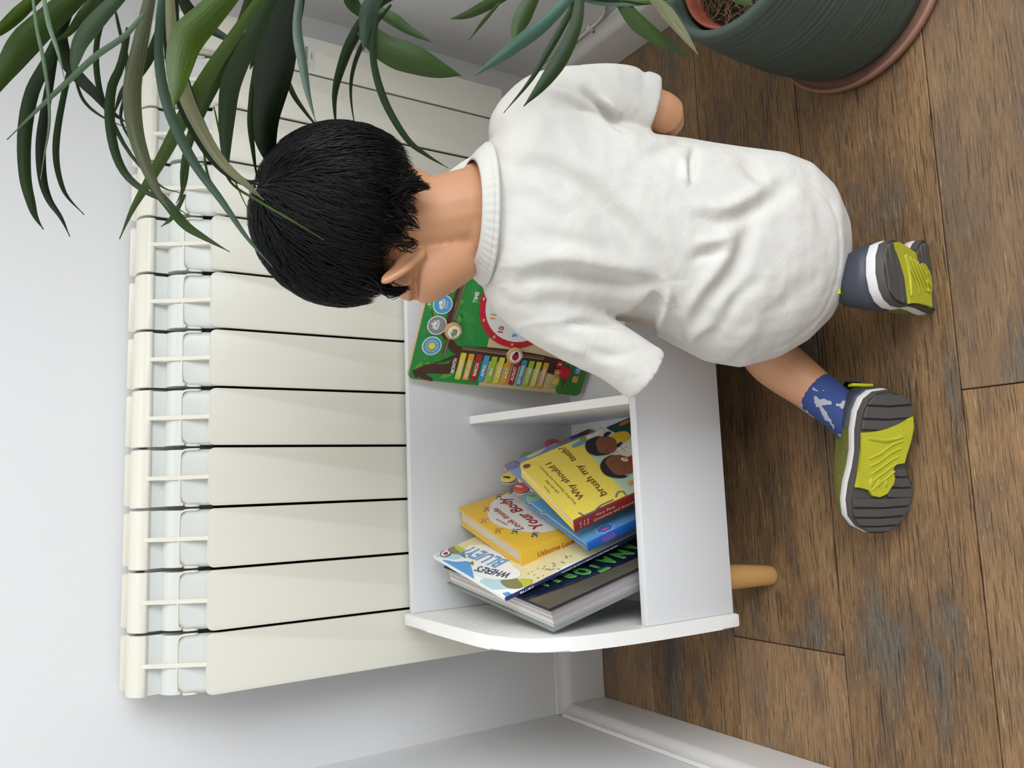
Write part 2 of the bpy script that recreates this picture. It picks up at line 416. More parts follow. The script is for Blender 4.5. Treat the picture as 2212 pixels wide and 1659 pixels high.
pts = [(x0 + .0012, RZB), (.9387, RZB)] + [(.9387 - .006 + .006 * math.cos(t), .738 + .006 * math.sin(t)) for t in np.linspace(0, math.pi / 2, 5)] + [(x0 + .0012, .744)]
prism('control_panel', pts, .0075, M_rad, rad, .0012, (np.array([0, RY, 0.]), X, Z, Y))
prof = [(RY + .008, .70), (-.1035, .742), (-.090, .765), (-.07, .782), (-.045, .786), (-.024, .778), (-.022, .70), (-.022, RZB + .01), (RY + .008, RZB + .01)]
prism('control_housing', prof, .0560, M_rad, rad, .0015, (np.array([x0 + .0014, 0, 0]), Y, Z, X))
box('gap_shade_core', .004, x0 - .002, -.104, -.030, RZB + .012, .690, M_dark, rad, 0)  # black core puts the shade between the sections into its colour
for bx in (.1, .8): box('wall_bracket', bx, bx + .03, -.0300, -.0012, .40, .52, M_radin, rad, .001)
# sticker on control end
fr = (np.array([.8865, RY, .568]), X, Z, -Y)
decal('sticker', rrect(0, .046, 0, .020, .002), fr, mat('sticker_grey', '#d2d4cf', .5), rad, .0003)
text('sticker_lettering', 'Rointe', fr, .014, .0105, .0052, mat('sticker_ink', '#4a4c4b', .6), rad, .022, lift=.0006)
text('sticker_lettering', 'kyros', fr, .018, .0035, .0025, MATS['sticker_ink'], rad, .010, lift=.0006)
o = decals('sticker_logo', [[(.0075 + r_ * math.cos(t), .0125 + r_ * math.sin(t)) for r_ in (.0040,) for t in np.linspace(0, 2 * math.pi, 20)[:-1]]], fr, mat('sticker_ring', '#c9b28a', .6), rad, .0006)
o = decals('sticker_logo', [ell(.0075, .0125, .003, .003, 18)], fr, MATS['sticker_grey'], rad, .0008)

# ------------------------------------------------------------------ bookcase
bc = thing('bookcase', 'low white childrens bookcase on wooden legs in front of the radiator', 'bookcase', (.37, -.29, 0))
BX0, BX1 = .0585, .682; BI0, BI1 = .0755, .665; BYB = -.1245; BYI = -.137; BYF = -.457; BYFI = -.445
ZF = .1195; ZFl = .135
def side_profile():
    p = [(BYB, ZF - .001)]
    p += [(BYB, .442)]
    for t in np.linspace(0, 1, 10):
        a = math.radians(90 - 0); 
    # straight top then rounded front corner
    top = [(BYB, .4425), (-.20, .4432), (-.28, .4438), (-.335, .4432)]
    arc = [(-.365, .4405), (-.388, .4345), (-.407, .4255), (-.422, .413), (-.434, .397), (-.444, .376), (-.451, .352), (-.4565, .322), (-.4600, .288), (-.4625, .25), (-.4640, .20), (-.4645, .15), (-.4645, ZF - .003)]
    return [(BYB, ZF - .003)] + top + arc
for xx0, xx1 in ((BX0, BI0), (BI1, BX1)):
    prism('side_panel', side_profile(), xx1 - xx0, M_edge, bc, .0035, (np.array([xx0, 0, 0]), Y, Z, X))
box('back_panel', BI0 + .0003, BI1 - .0003, BYI, BYB, ZF, .4335, M_case, bc, .0008)
box('front_panel', BI0 + .0003, BI1 - .0003, BYF, BYFI, ZF, .2685, M_case, bc, .0008)
box('bottom_panel', BI0 + .0003, BI1 - .0003, BYFI, BYI, ZF, ZFl, M_case, bc, .0005)
prism('divider', [(BYI - .0003, ZFl), (BYI - .0003, .3300), (-.4447, .2670), (-.4447, ZFl)], .0125, M_case, bc, .0008, (np.array([.3515, 0, 0]), Y, Z, X))
prism('divider_edge', [(BYI - .0006, .3298), (-.4440, .2671), (-.4440, .2679), (BYI - .0006, .3306)], .0121, M_edge, bc, 0, (np.array([.3517, 0, 0]), Y, Z, X))
for (lx, ly, sx, sy) in ((.118, -.414, -1, -1), (.622, -.414, 1, -1), (.118, -.185, -1, 1), (.622, -.185, 1, 1)):
    top = np.array([lx, ly, ZF + .0003]); bot = top + np.array([sx * .006, sy * .008, -ZF])
    V = []; n = 20
    for (f, r) in ((0, .0185), (.5, .0165), (.93, .0140), (.985, .0135), (1.0, .0120)):
        c = top + (bot - top) * f
        for k in range(n): V.append((c[0] + r * math.cos(2 * math.pi * k / n), c[1] + r * math.sin(2 * math.pi * k / n), max(c[2], .0002)))
    o = mesh('leg', V, [(i * n + k, i * n + (k + 1) % n, (i + 1) * n + (k + 1) % n, (i + 1) * n + k) for i in range(4) for k in range(n)] + [tuple(range(n)), tuple(range(4 * n, 5 * n))[::-1]], M_pine, bc); autosmooth(o, 40)

# ------------------------------------------------------------------ books
def axes(th, ps):
    th, ps = math.radians(th), math.radians(ps)
    w0 = np.array([math.cos(ps), -math.sin(ps), 0]); u = np.array([math.sin(ps), math.cos(ps), 0])
    return u, math.cos(th) * Z - math.sin(th) * w0, math.cos(th) * w0 + math.sin(th) * Z
M_paper = mat('book_pages', '#ece7e0', .7, noise=.10, nscale=30)
def striped(name, c, axis):
    m = mat(name, c, .7, noise=.35, nscale=40, stretch=axis); return m
def book(name, label, P, th, ps, w_, h, tk, cover_c, spine_c, page_c, spine_side=0, ct=.0022, over=.003, round_corner=.006, back_c=None):
    """P: top corner of the right cover at the camera-side edge. u toward the wall, v up, n cover normal (right).
    spine_side 0: spine at camera side."""
    global CB
    CB = (w_, h); u, v, n = axes(th, ps); P = np.array(P)
    t = thing(name, label, 'book', P - v * h, 'books standing in the left compartment')
    O = P - v * h                      # bottom camera-side corner of right cover outer face
    fr = (O, u, v, n)                  # cover frame: x toward the wall 0..w_, y up 0..h
    mc = mat(name + '_cover_' + cover_c.strip('#'), cover_c, .38, spec=.4); msp = mat(name + '_spine_' + spine_c.strip('#'), spine_c, .4)
    mb = mat(name + '_back_' + (back_c or cover_c).strip('#'), back_c or cover_c, .4)
    r = round_corner
    def cov(nm, off, m):
        pts = [(0, 0), (w_ - r, 0)] + [(w_ - r + r * math.sin(a), r - r * math.cos(a)) for a in np.linspace(0, math.pi / 2, 5)] + \
              [(w_ - r + r * math.cos(a), h - r + r * math.sin(a)) for a in np.linspace(0, math.pi / 2, 5)] + [(0, h)]
        if spine_side == 2: pts = rrect(0, w_, 0, h, r, 4)
        return prism(nm, pts, ct, m, t, .0006, (O + n * off, u, v, n))
    cov('front_cover', -ct, mc); cov('back_cover', -tk, mb)
    a0 = over if spine_side != 0 else .002
    pts = [(a0, over), (w_ - over, over), (w_ - over, h - over), (a0, h - over)]
    prism('page_block', pts, tk - 2 * ct - .0002, page_c, t, .0002, (O - n * (tk - ct - .0001), u, v, n))
    if spine_side == 0:
        prism('spine', [(-.0012, 0), (.0022, 0), (.0022, h), (-.0012, h)], tk + .0002, msp, t, .0008, (O - n * (tk + .0001), u, v, n))
    sfr = (O - u * .0012 - n * 0, -v, n, -u)     # spine frame: x from top down when origin at top
    S0 = O + v * h - u * .0012 - n * tk
    sfr = (S0, -v, n, -u)                        # x down the spine, y from left cover to right cover
    return t, fr, sfr
def pxl(fr, q):
    """cover coordinates of a photo pixel (used to lay print out on the cover)"""
    O, U, V, N = fr; v = ray(*q); t = ((O - CAM) @ N) / (v @ N); d = CAM + t * v - O
    return float(d @ U), float(d @ V)
M_ink = mat('print_ink_navy', '#23264e', .5); M_white = mat('print_white', '#eef0ee', .5)
def P_(name, c, **k): return mat(name, c, k.pop('rough', .45), **k)
# 1 big dark book
big_pages = mat('glossy_pages', '#dcd6d6', .35, noise=.45, nscale=55, stretch=(14, .4, .4), dark=.7)
t, fr, sfr = book('large_book', 'big thick dark book with green capitals, leaning on the left side panel', (.1063, -.4267, .3933), 15.2, 7.3, .272, .253, .0285, '#23262a', '#1b1d20', M_paper, 1, .0028, .005, .002, '#7f8783')
for ch in list(t.children):
    if ch.name.startswith('page_block'): ch.data.materials[0] = M_paper
# page edge lines: thin sheets standing slightly proud
O, U, V, N = fr
sheets = []
bm = bmesh.new()
rs = random.Random(3)
for i in range(26):
    off = -.0285 + .0032 + (.0285 - .0064) * (i + .5) / 26; e = rs.uniform(.0002, .0011)
    for (a, b) in (((.005 - e, .006), (.2655, .2475 + e)),):
        x0_, y0_ = a; x1_, y1_ = b
        vs = []
        for dn in (0, .00045):
            for (xx, yy) in ((x0_, y0_), (x1_, y0_), (x1_, y1_), (x0_, y1_)):
                vs.append(bm.verts.new(tuple(O + U * xx + V * yy + N * (off + dn))))
        for f in ((3, 2, 1, 0), (4, 5, 6, 7), (0, 1, 5, 4), (1, 2, 6, 5), (2, 3, 7, 6), (3, 0, 4, 7)): bm.faces.new([vs[k] for k in f])
sh = fin('pages', bm, mat('page_sheet_edge', '#b8b2b4', .5), t); sh['kind'] = 'stuff'
p1 = [pxl(fr, q) for q in ((1100, 1296), (1225, 1232), (1300, 1225), (1380, 1180), (1380, 1100), (1100, 1200))]
decal('cover_print', [(0.001, .252), (.09, .252), (.09, .001), (.001, .001)], fr, P_('cover_earth', '#5f5a4e', rough=.22, noise=.6, nscale=14), t, .00025)
decal('cover_print', [(.048, .2525), (.27, .2525), (.27, .001), (.026, .001), (.030, .12), (.036, .19)], fr, P_('cover_night', '#131c33', rough=.2, noise=.5, nscale=9), t, .0005)
M_green = P_('foil_green', '#3f9a36', rough=.3, noise=.6, nscale=150)
M_greenhi = P_('foil_green_edge', '#a9e39a', rough=.3)
# letters run up the cover: reading direction +V, letter tops toward camera (-U)
tf = (O, V, -U, N)
gl_ = [('A', (1358, 1181)), ('N', (1342, 1197)), ('A', (1312, 1211)), ('T', (1292, 1227)), ('O', (1257, 1235)), ('R', (1221, 1244)), ('I', (1193, 1252)), ('A', (1169, 1261))]
for k_, (ch, q) in enumerate(gl_):
    a = pxl(fr, q); b = pxl(fr, gl_[k_ + 1][1] if k_ < 7 else (1145, 1270)); wd = abs(b[1] - a[1]) * .80 * (.35 if ch == 'I' else 1)
    text('title_lettering', ch, tf, a[1], -a[0] - .014, .0290, M_greenhi, t, wd + .0012, bold=.05, lift=.0007, center=True)
    text('title_lettering', ch, tf, a[1], -a[0] - .0135, .0275, M_green, t, wd, bold=.03, lift=.0010, center=True)
text('author_lettering', 'ANDREA', tf, *(lambda a: (a[1] - .03, -a[0]))(pxl(fr, (1098, 1288))), .0055, P_('cover_pale', '#9aa7b8'), t, .034, lift=.0010)
# 2 thin search book
t, fr, sfr = book('picture_book', 'thin pale blue search-and-find picture book with navy spine on the big dark book', (.1159, -.3622, .4141), 18.2, 12.0, .203, .272, .0042, '#eef2ee', '#2b3163', M_white, 0, .0009, .0005, .004)
def poly(qs, fr):
    q = [np.array(pxl(fr, p)) for p in qs]
    cl = lambda p: (min(max(float(p[0]), .0008), CB[0] - .0012), min(max(float(p[1]), .0008), CB[1] - .0012))
    if len(q) < 5: return [cl(p) for p in q]
    o = []
    for i in range(len(q)):
        p0, p1, p2, p3 = q[i - 1], q[i], q[(i + 1) % len(q)], q[(i + 2) % len(q)]
        for u in (0, .33, .66):
            o.append(cl(.5 * ((2 * p1) + (-p0 + p2) * u + (2 * p0 - 5 * p1 + 4 * p2 - p3) * u * u + (-p0 + 3 * p1 - 3 * p2 + p3) * u ** 3)))
    return o
bl = P_('print_sky_blue', '#5aa0dd'); lb = P_('print_pale_blue', '#bcdbe4'); ol = P_('print_olive', '#8a8455'); yg = P_('print_lime', '#c3c244'); cr = P_('print_cream', '#e9dfae', noise=.12, nscale=120); cw = P_('print_offwhite', '#f3f3ee'); gr_ = P_('print_grey_brown', '#8b7d78', noise=.3)
decal('cover_print', poly([(960, 1178), (1010, 1160), (1045, 1158), (1160, 1190), (1290, 1165), (1290, 1195), (1220, 1222), (1155, 1262), (1120, 1250), (1060, 1215), (990, 1195)], fr), fr, cr, t, .0002)
decal('cover_print', poly([(938, 1200), (985, 1185), (1000, 1195), (990, 1208), (960, 1206)], fr), fr, lb, t, .0003)
decal('cover_print', poly([(955, 1212), (967, 1211), (985, 1214), (1012, 1213), (1018, 1225), (1022, 1240), (1023, 1252), (1010, 1250), (985, 1238)], fr), fr, bl, t, .0004)
decal('cover_print', poly([(1036, 1255), (1060, 1248), (1085, 1256), (1100, 1268), (1090, 1272), (1065, 1274), (1045, 1268)], fr), fr, lb, t, .0004)
decal('cover_print', poly([(966, 1184), (982, 1178), (1000, 1190), (1010, 1200), (1004, 1206), (992, 1198), (975, 1196)], fr), fr, ol, t, .0005)
decal('cover_print', poly([(980, 1178), (992, 1180), (1003, 1188), (998, 1194), (986, 1188)], fr), fr, yg, t, .0006)
decal('cover_print', poly([(1012, 1217), (1022, 1212), (1028, 1218), (1022, 1222)], fr), fr, ol, t, .0005)
decal('cover_print', poly([(1081, 1255), (1110, 1249), (1130, 1257), (1133, 1266), (1120, 1272), (1095, 1270)], fr), fr, ol, t, .0005)
decal('cover_print', poly([(1120, 1252), (1150, 1252), (1148, 1262), (1132, 1270), (1128, 1262)], fr), fr, yg, t, .0006)
decal('cover_print', poly([(1085, 1282), (1098, 1279), (1106, 1284), (1094, 1290)], fr), fr, bl, t, .0005)
decal('cover_print', poly([(1004, 1195), (1012, 1181), (1030, 1178), (1055, 1180), (1080, 1195), (1110, 1225), (1124, 1236), (1120, 1248), (1095, 1253), (1060, 1252), (1030, 1243), (1020, 1230), (1024, 1215), (1008, 1205)], fr), fr, cw, t, .0007)
tf = (fr[0], fr[1], fr[2], fr[3])
def baseline(fr, q0, q1):
    a = np.array(pxl(fr, q0)); b = np.array(pxl(fr, q1)); d = b - a
    return a, math.atan2(d[1], d[0]), float(np.linalg.norm(d))
a, an, L = baseline(fr, (1108, 1240), (1037, 1224)); text('title_lettering', "WHERE'S", fr, a[0], a[1], .0135, M_ink, t, L, an, .02, .001)
a, an, L = baseline(fr, (1100, 1212), (1020, 1182)); text('title_lettering', "BLUEY?", fr, a[0], a[1], .024, P_('print_title_blue', '#6f9fd2'), t, L, an, .03, .001)
decal('publisher_logo', poly([(951, 1200), (955, 1192), (968, 1190), (975, 1195), (971, 1201), (960, 1204)], fr), fr, M_ink, t, .0008)
decal('publisher_logo', poly([(953, 1200), (957, 1193), (967, 1191), (973, 1195), (969, 1200), (960, 1203)], fr), fr, cw, t, .0010)
decal('publisher_logo', poly([(958, 1199), (960, 1195), (966, 1194), (969, 1197), (965, 1200)], fr), fr, P_('print_dark_red', '#9b2430'), t, .0012)
rs = random.Random(8)
pol = []
for i in range(26):
    q = (rs.uniform(1140, 1235), 0); y = 1245 - (q[0] - 1140) * .42 + rs.uniform(-8, 14); a = pxl(fr, (q[0], y)); pol.append(ell(a[0], a[1], rs.uniform(.001, .003), rs.uniform(.0006, .0015), 8, rs.uniform(0, 3)))
decals('cover_print', pol, fr, gr_, t, .0006)
a, an, L = baseline((sfr[0], sfr[1], sfr[2], sfr[3]), (1113, 1287), (1131, 1271))
text('spine_lettering', 'BLUEY', sfr, .021, .0009, .0026, M_white, t, .022, 0, .03, .0006)
text('spine_lettering', "WHERE'S BLUEY? A SEARCH-AND-FIND BOOK", sfr, .085, .0012, .0019, M_white, t, .095, 0, .01, .0006)
# 3 yellow look-inside book
t, fr, sfr = book('yellow_book', 'yellow cloth-look board book with white oval title, second from the left panel', (.1673, -.317, .3612), 14.5, 18.0, .182, .222, .0258, '#e0b53a', '#e3b93c', mat('board_pages', '#d9cbb2', .7, noise=.4, nscale=50, stretch=(12, .4, .4)), 0, .0028, .005, .010)
red = P_('print_red', '#a8202e')
decal('cover_print', poly([(1054, 1115), (1058, 1092), (1078, 1074), (1112, 1062), (1150, 1060), (1200, 1100), (1215, 1135), (1180, 1150), (1140, 1150), (1100, 1143), (1070, 1133)], fr), fr, P_('print_oval_white', '#e3e1da'), t, .0003)
a, an, L = baseline(fr, (1098, 1134), (1074, 1121)); text('title_lettering', 'Usborne', fr, a[0], a[1], .0048, red, t, L, an, .0, .0008, .15)
a, an, L = baseline(fr, (1132, 1143), (1074, 1098)); text('title_lettering', 'Look inside', fr, a[0], a[1], .0100, red, t, L, an, .01, .0008, .15)
a, an, L = baseline(fr, (1178, 1140), (1094, 1076)); text('title_lettering', 'Your Body', fr, a[0], a[1], .0165, red, t, L, an, .02, .0008, .15)
text('spine_lettering', 'Usborne Look inside', sfr, .026, .0085, .0075, red, t, .088, 0, 0, .0005)
text('spine_lettering', 'Your Body', sfr, .119, .0085, .0125, red, t, .085, 0, .01, .0005)
figs = []
for (x, y, c) in ((1052, 1100, '#b5623a'), (1045, 1125, '#c98a86'), (1078, 1073, '#6a4a2c'), (1112, 1148, '#3f6b3b'), (1155, 1155, '#35406b'), (1108, 1062, '#3c3a38'), (1076, 1147, '#a88a20')):
    mm = P_('print_figure_' + c.strip('#'), c)
    pl = []
    for (dx, dy, rx, ry, aa) in ((0, 0, .0045, .0022, .5), (-5, 4, .002, .002, 0), (5, -4, .0042, .0008, .9), (4, 4, .0040, .0008, -.3), (-3, -4, .003, .0007, 1.6)):
        b_ = pxl(fr, (x + dx, y + dy)); pl.append(ell(b_[0], b_[1], rx, ry, 10, aa))
    decals('cover_figures', pl, fr, mm, t, .0006)
# 4 blue book
t, fr, sfr = book('blue_book', 'blue hardback with bright blue spine under the tabbed board book', (.1756, -.387, .3027), 21.1, 22.9, .162, .167, .0118, '#5b93c9', '#1f62bd', mat('blue_book_pages', '#cdbf9f', .7), 0, .0022, .004, .006)
pk = P_('print_pink', '#d0559f'); db = P_('print_deep_blue', '#3d6fd0'); lbl = P_('print_outline_blue', '#a9c9ee')
def cloud(cx, cy, rx, ry, n=7): return [(cx + (rx * (1 + .12 * math.cos(n * t_))) * math.cos(t_), cy + (ry * (1 + .12 * math.cos(n * t_))) * math.sin(t_)) for t_ in np.linspace(0, 2 * math.pi, 42)[:-1]]
decal('spine_logo', cloud(.034, .0062, .0118, .0050), sfr, pk, t, .0003); decal('spine_logo', cloud(.034, .0062, .0112, .0045), sfr, db, t, .0005)
text('spine_lettering', 'Peppa Pig', sfr, .0255, .0045, .0038, pk, t, .0172, 0, .02, .0008)
text('spine_lettering', 'My First', sfr, .082, .0032, .0062, M_white, t, .05, 0, .01, .0005)
decal('cover_print', cloud(.011, .130, .008, .0130), fr, M_white, t, .0003); decal('cover_print', cloud(.011, .130, .0072, .0122), fr, db, t, .0005); decal('cover_print', ell(.0095, .131, .0022, .006), fr, pk, t, .0007)
# 5 tabbed board book
t, fr, sfr = book('tabbed_book', 'lilac board book with round coloured page tabs along its top', (.1925, -.352, .2890), 22.8, 26.4, .209, .161, .0098, '#8f9cc6', '#1f86c4', mat('tab_pages', '#e9dfce', .7), 0, .0018, .001, .006)
O, U, V, N = fr
for (q, c, off) in (((1107, 1005), '#cf7a45', -.0012), ((1099, 1030), '#e5cf57', -.0030), ((1126, 1052), '#c8503f', -.0030), ((1155, 1072), '#7fae92', -.0030), ((1184, 1094), '#9cc4bb', -.0030), ((1192, 957), '#b7506a', -.0030), ((1140, 985), '#7ba05a', -.0030)):
    f_ = (O + N * (off + .0012), U, V, N); ctr = pxl(f_, q)
    mm = P_('tab_' + c.strip('#'), c)
    rx = .0125
    prism('page_tab', ell(ctr[0], ctr[1], rx, rx, 24), .0012, mm, t, .0002, (O + N * off, U, V, N))
    prism('page_tab', ell(ctr[0], ctr[1], rx * .985, rx * .985, 24), .0005, mat('tab_edge_cream', '#e8dfc9', .6), t, 0, (O + N * (off - .0006), U, V, N))
    prism('page_tab', ell(ctr[0], ctr[1], rx * .96, rx * .96, 24), .0022, mat('tab_edge_brown', '#4c3322', .6), t, 0, (O + N * (off - .0028), U, V, N))
    prism('page_tab', ell(ctr[0], ctr[1], rx, rx, 24), .0010, mat('tab_edge_cream', '#e8dfc9', .6), t, 0, (O + N * (off - .0038), U, V, N))
for (q, c1) in (((1094, 1031), '#1d1d20'), ((1121, 1051), '#e6d2ae'), ((1148, 1070), '#8a8f7c')):
    f_ = (O + N * (-.0018), U, V, N); a = pxl(f_, q)
    decals('tab_picture', [ell(a[0], a[1], .0060, .0022, 12, .7), ell(a[0] - .004, a[1] - .002, .0022, .0022, 10)], f_, P_('tabpic_' + c1.strip('#'), c1), t, .0004)
decal('spine_print', [(.052, .0002), (.15, .0002), (.15, .0096), (.052, .0096)], sfr, P_('spine_rust', '#b0533a'), t, .0003)
text('spine_lettering', 'Peppa Goes', sfr, .066, .0028, .0056, P_('print_peach', '#e9b9a4'), t, .055, 0, .0, .0006)
text('spine_lettering', 'Peppa Pig', sfr, .022, .003, .0040, P_('print_blue_shadow', '#2d55a8'), t, .020, 0, .03, .0006)
decals('cover_print', [poly([(1140, 985), (1165, 972), (1180, 968), (1160, 983), (1140, 990)], fr), poly([(1178, 968), (1200, 955), (1215, 952), (1195, 962)], fr)], fr, P_('print_cloud', '#d9dccb'), t, .0003)
decals('cover_print', [poly([(1224, 928), (1250, 918), (1285, 925), (1262, 940), (1240, 945), (1228, 938)], fr)], fr, P_('print_russet', '#74352b', noise=.5, nscale=100), t, .0003)
decals('cover_print', [poly([(1200, 950), (1215, 944), (1225, 948), (1218, 956), (1206, 960)], fr)], fr, P_('print_fox', '#c9713f'), t, .0005)
decals('cover_print', [poly([(1228, 944), (1240, 938), (1252, 937), (1246, 944), (1234, 949)], fr)], fr, P_('print_grape', '#5a4b78', noise=.5, nscale=200), t, .0005)
# 6 teeth book
t, fr, sfr = book('lift_the_flap_book', 'yellow board book about brushing teeth with dark red spine, rightmost of the books', (.2058, -.3923, .3263), 23.5, 31.4, .149, .196, .0186, '#dfc951', '#8c2a25', mat('flap_pages', '#e3cf9d', .6), 0, .0024, .0028, .008)
O, U, V, N = fr
ye = P_('print_teal_pale', '#a9bfae'); wt = P_('print_tile_white', '#ddd6cc'); bk = P_('print_hair_black', '#15191d'); sk = P_('print_skin_brown', '#7d4a30'); gn = P_('print_bottle_green', '#1f4740')
ink = P_('print_maroon', '#5e1214')
decal('cover_print', poly([(1232, 915), (1305, 880), (1345, 868), (1375, 862), (1375, 1065), (1352, 1062), (1300, 1010), (1255, 955)], fr), fr, ye, t, .0002)
decal('cover_print', poly([(1258, 940), (1305, 915), (1380, 930), (1375, 1010), (1340, 1000), (1330, 985), (1300, 975)], fr), fr, wt, t, .0004)
gp = []
for (q0, q1) in (((1270, 930), (1330, 985)), ((1292, 918), (1350, 975)), ((1258, 940), (1275, 952)), ((1268, 953), (1312, 932)), ((1275, 938), (1300, 925)), ((1310, 1000), (1350, 975)), ((1318, 985), (1355, 965)), ((1330, 975), (1365, 1005))):
    a = np.array(pxl(fr, q0)); b = np.array(pxl(fr, q1)); nn = nz([-(b - a)[1], (b - a)[0]]) * .0003
    gp.append([tuple(a + nn), tuple(b + nn), tuple(b - nn), tuple(a - nn)])
decals('cover_print', gp, fr, P_('print_grout', '#8f7a68'), t, .0006)
decal('cover_print', poly([(1305, 917), (1345, 896), (1375, 890), (1375, 940), (1335, 938)], fr), fr, gn, t, .0006)
decal('cover_print', poly([(1338, 916), (1352, 908), (1362, 908), (1355, 916), (1340, 921)], fr), fr, P_('print_orange_tube', '#c98446'), t, .0008)
decal('cover_print', poly([(1320, 940), (1350, 932), (1362, 943), (1350, 955), (1330, 953)], fr), fr, P_('print_shirt_yellow', '#d6b72f'), t, .0008)
decal('cover_print', poly([(1236, 962), (1262, 948), (1268, 952), (1262, 958), (1240, 967)], fr), fr, P_('print_bottle_blue', '#5d94be'), t, .0008)
decal('cover_print', poly([(1250, 946), (1258, 942), (1267, 948), (1264, 953), (1255, 952)], fr), fr, P_('print_cap_green', '#7d9a3a'), t, .001)
# two children printed on the cover
decal('cover_print', poly([(1264, 965), (1268, 953), (1285, 945), (1300, 944), (1308, 955), (1322, 977), (1305, 984), (1285, 985), (1270, 978)], fr), fr, bk, t, .0010)
decal('cover_print', poly([(1287, 956), (1297, 945), (1315, 944), (1328, 950), (1333, 963), (1328, 976), (1312, 981), (1293, 978), (1290, 968)], fr), fr, sk, t, .0012)
decals('cover_print', [poly([(1304, 940), (1313, 934), (1320, 935), (1316, 940), (1306, 946)], fr), poly([(1333, 963), (1338, 957), (1345, 958), (1340, 963), (1334, 968)], fr), poly([(1296, 956), (1299, 955), (1300, 957), (1297, 958)], fr), poly([(1309, 975), (1313, 972), (1314, 974), (1310, 976)], fr)], fr, bk, t, .0014)
decal('cover_print', poly([(1296, 1008), (1305, 992), (1322, 984), (1330, 990), (1350, 1028), (1362, 1022), (1350, 1033), (1325, 1033), (1305, 1025)], fr), fr, bk, t, .0010)
decal('cover_print', poly([(1308, 1000), (1318, 987), (1338, 984), (1358, 990), (1368, 1000), (1368, 1020), (1350, 1026), (1335, 1028), (1322, 1020)], fr), fr, sk, t, .0012)
decal('cover_print', poly([(1341, 993), (1347, 990), (1356, 994), (1355, 998), (1346, 997)], fr), fr, M_white, t, .0014)
decal('cover_print', poly([(1344, 993), (1348, 992), (1354, 995), (1352, 996)], fr), fr, red, t, .0016)
decals('cover_print', [poly([(1356, 990), (1366, 985), (1372, 992), (1372, 1010), (1362, 1006)], fr)], fr, P_('print_rust_shirt', '#8c3a1c'), t, .0013)
decals('cover_print', [poly([(1318, 997), (1322, 1000), (1326, 997), (1322, 1001.5)], fr), poly([(1345, 1010), (1348, 1015), (1352, 1013), (1348, 1017)], fr)], fr, bk, t, .0016)
decals('cover_print', [poly([(1356, 1042), (1366, 1038), (1370, 1044), (1362, 1050)], fr)], fr, P_('print_duck', '#d78a2e'), t, .0010)
def tl(s, q0, q1, h, m, bold=.0):
    a, an, L = baseline(fr, q0, q1); text('title_lettering', s, fr, a[0], a[1], h, m, t, L, an, bold, .001)
tl('Why should I', (1264, 1075), (1191, 999), .0100, ink)
tl('brush my teeth?', (1303, 1070), (1201, 968), .0078, ink) if False else None
tl('brush my', (1312, 1068), (1254, 1004), .0110, ink)
tl('teeth?', (1243, 993), (1203, 972), .0080, ink) if False else None
a, an, L = baseline(fr, (1312, 1068), (1254, 1004))
b_ = baseline(fr, (1264, 1075), (1191, 999))
text('title_lettering', 'teeth?', fr, *pxl(fr, (1246, 994)), .0110, ink, t, .038, an, 0, .001)
tl('Very First Questions and Answers', (1246, 1089), (1168, 1008), .0032, P_('print_black', '#22201c'))
tl('Lift-the-flap', (1208, 1065), (1180, 1038), .0030, MATS['print_black'])
tl('Usborne', (1189, 1065), (1177, 1051), .0024, MATS['print_black'])
decals('publisher_logo', [poly([(1130, 1008), (1134, 1004), (1143, 1003), (1146, 1006), (1141, 1011), (1133, 1012)], fr)], fr, P_('print_balloon', '#8a3357'), t, .0008)
decals('publisher_logo', [poly([(1131, 1007), (1136, 1004), (1143, 1004), (1140, 1006)], fr)], fr, P_('print_balloon_blue', '#4c55a8'), t, .0010)
# grid on yellow area
gl = []
for i in range(1, 10):
    gl.append([(0.004 + .0145 * i, .122), (.0044 + .0145 * i, .122), (.0044 + .0145 * i, .198), (.004 + .0145 * i, .198)])
for i in range(5):
    gl.append([(.004, .126 + .0145 * i), (.148, .126 + .0145 * i), (.148, .1264 + .0145 * i), (.004, .1264 + .0145 * i)])
decals('cover_print', gl, fr, P_('print_grid', '#ead978'), t, .00015)
tb = []
for (q0, q1) in (((1250, 1108), (1262, 1115)), ((1262, 1115), (1285, 1105)), ((1298, 1092), (1325, 1080)), ((1330, 1075), (1335, 1063)), ((1335, 1063), (1346, 1062)), ((1346, 1062), (1352, 1070)), ((1284, 1105), (1298, 1092))):
    a = np.array(pxl(fr, q0)); b = np.array(pxl(fr, q1)); nn = nz([-(b - a)[1], (b - a)[0]]) * .0012
    tb.append([tuple(a + nn), tuple(b + nn), tuple(b - nn), tuple(a - nn)])
decals('cover_print', tb, fr, P_('print_brush_blue', '#54727f'), t, .0008)
text('spine_lettering', 'Very First', sfr, .032, .0108, .0042, P_('print_spine_cream', '#e8d2c2'), t, .030, 0, 0, .0006)
text('spine_lettering', 'Questions and Answers', sfr, .028, .0040, .0042, MATS['print_spine_cream'], t, .068, 0, 0, .0006)
text('spine_lettering', 'Why should I brush', sfr, .101, .0055, .0068, MATS['print_spine_cream'], t, .085, 0, .005, .0006)
text('spine_lettering', 'Lift', (sfr[0], sfr[2], -sfr[1], sfr[3]), .004, -.010, .0026, MATS['print_spine_cream'], t, .010, 0, 0, .0006)
text('spine_lettering', 'the', (sfr[0], sfr[2], -sfr[1], sfr[3]), .004, -.0155, .0026, MATS['print_spine_cream'], t, .010, 0, 0, .0006)
text('spine_lettering', 'flap', (sfr[0], sfr[2], -sfr[1], sfr[3]), .004, -.021, .0026, MATS['print_spine_cream'], t, .010, 0, 0, .0006)

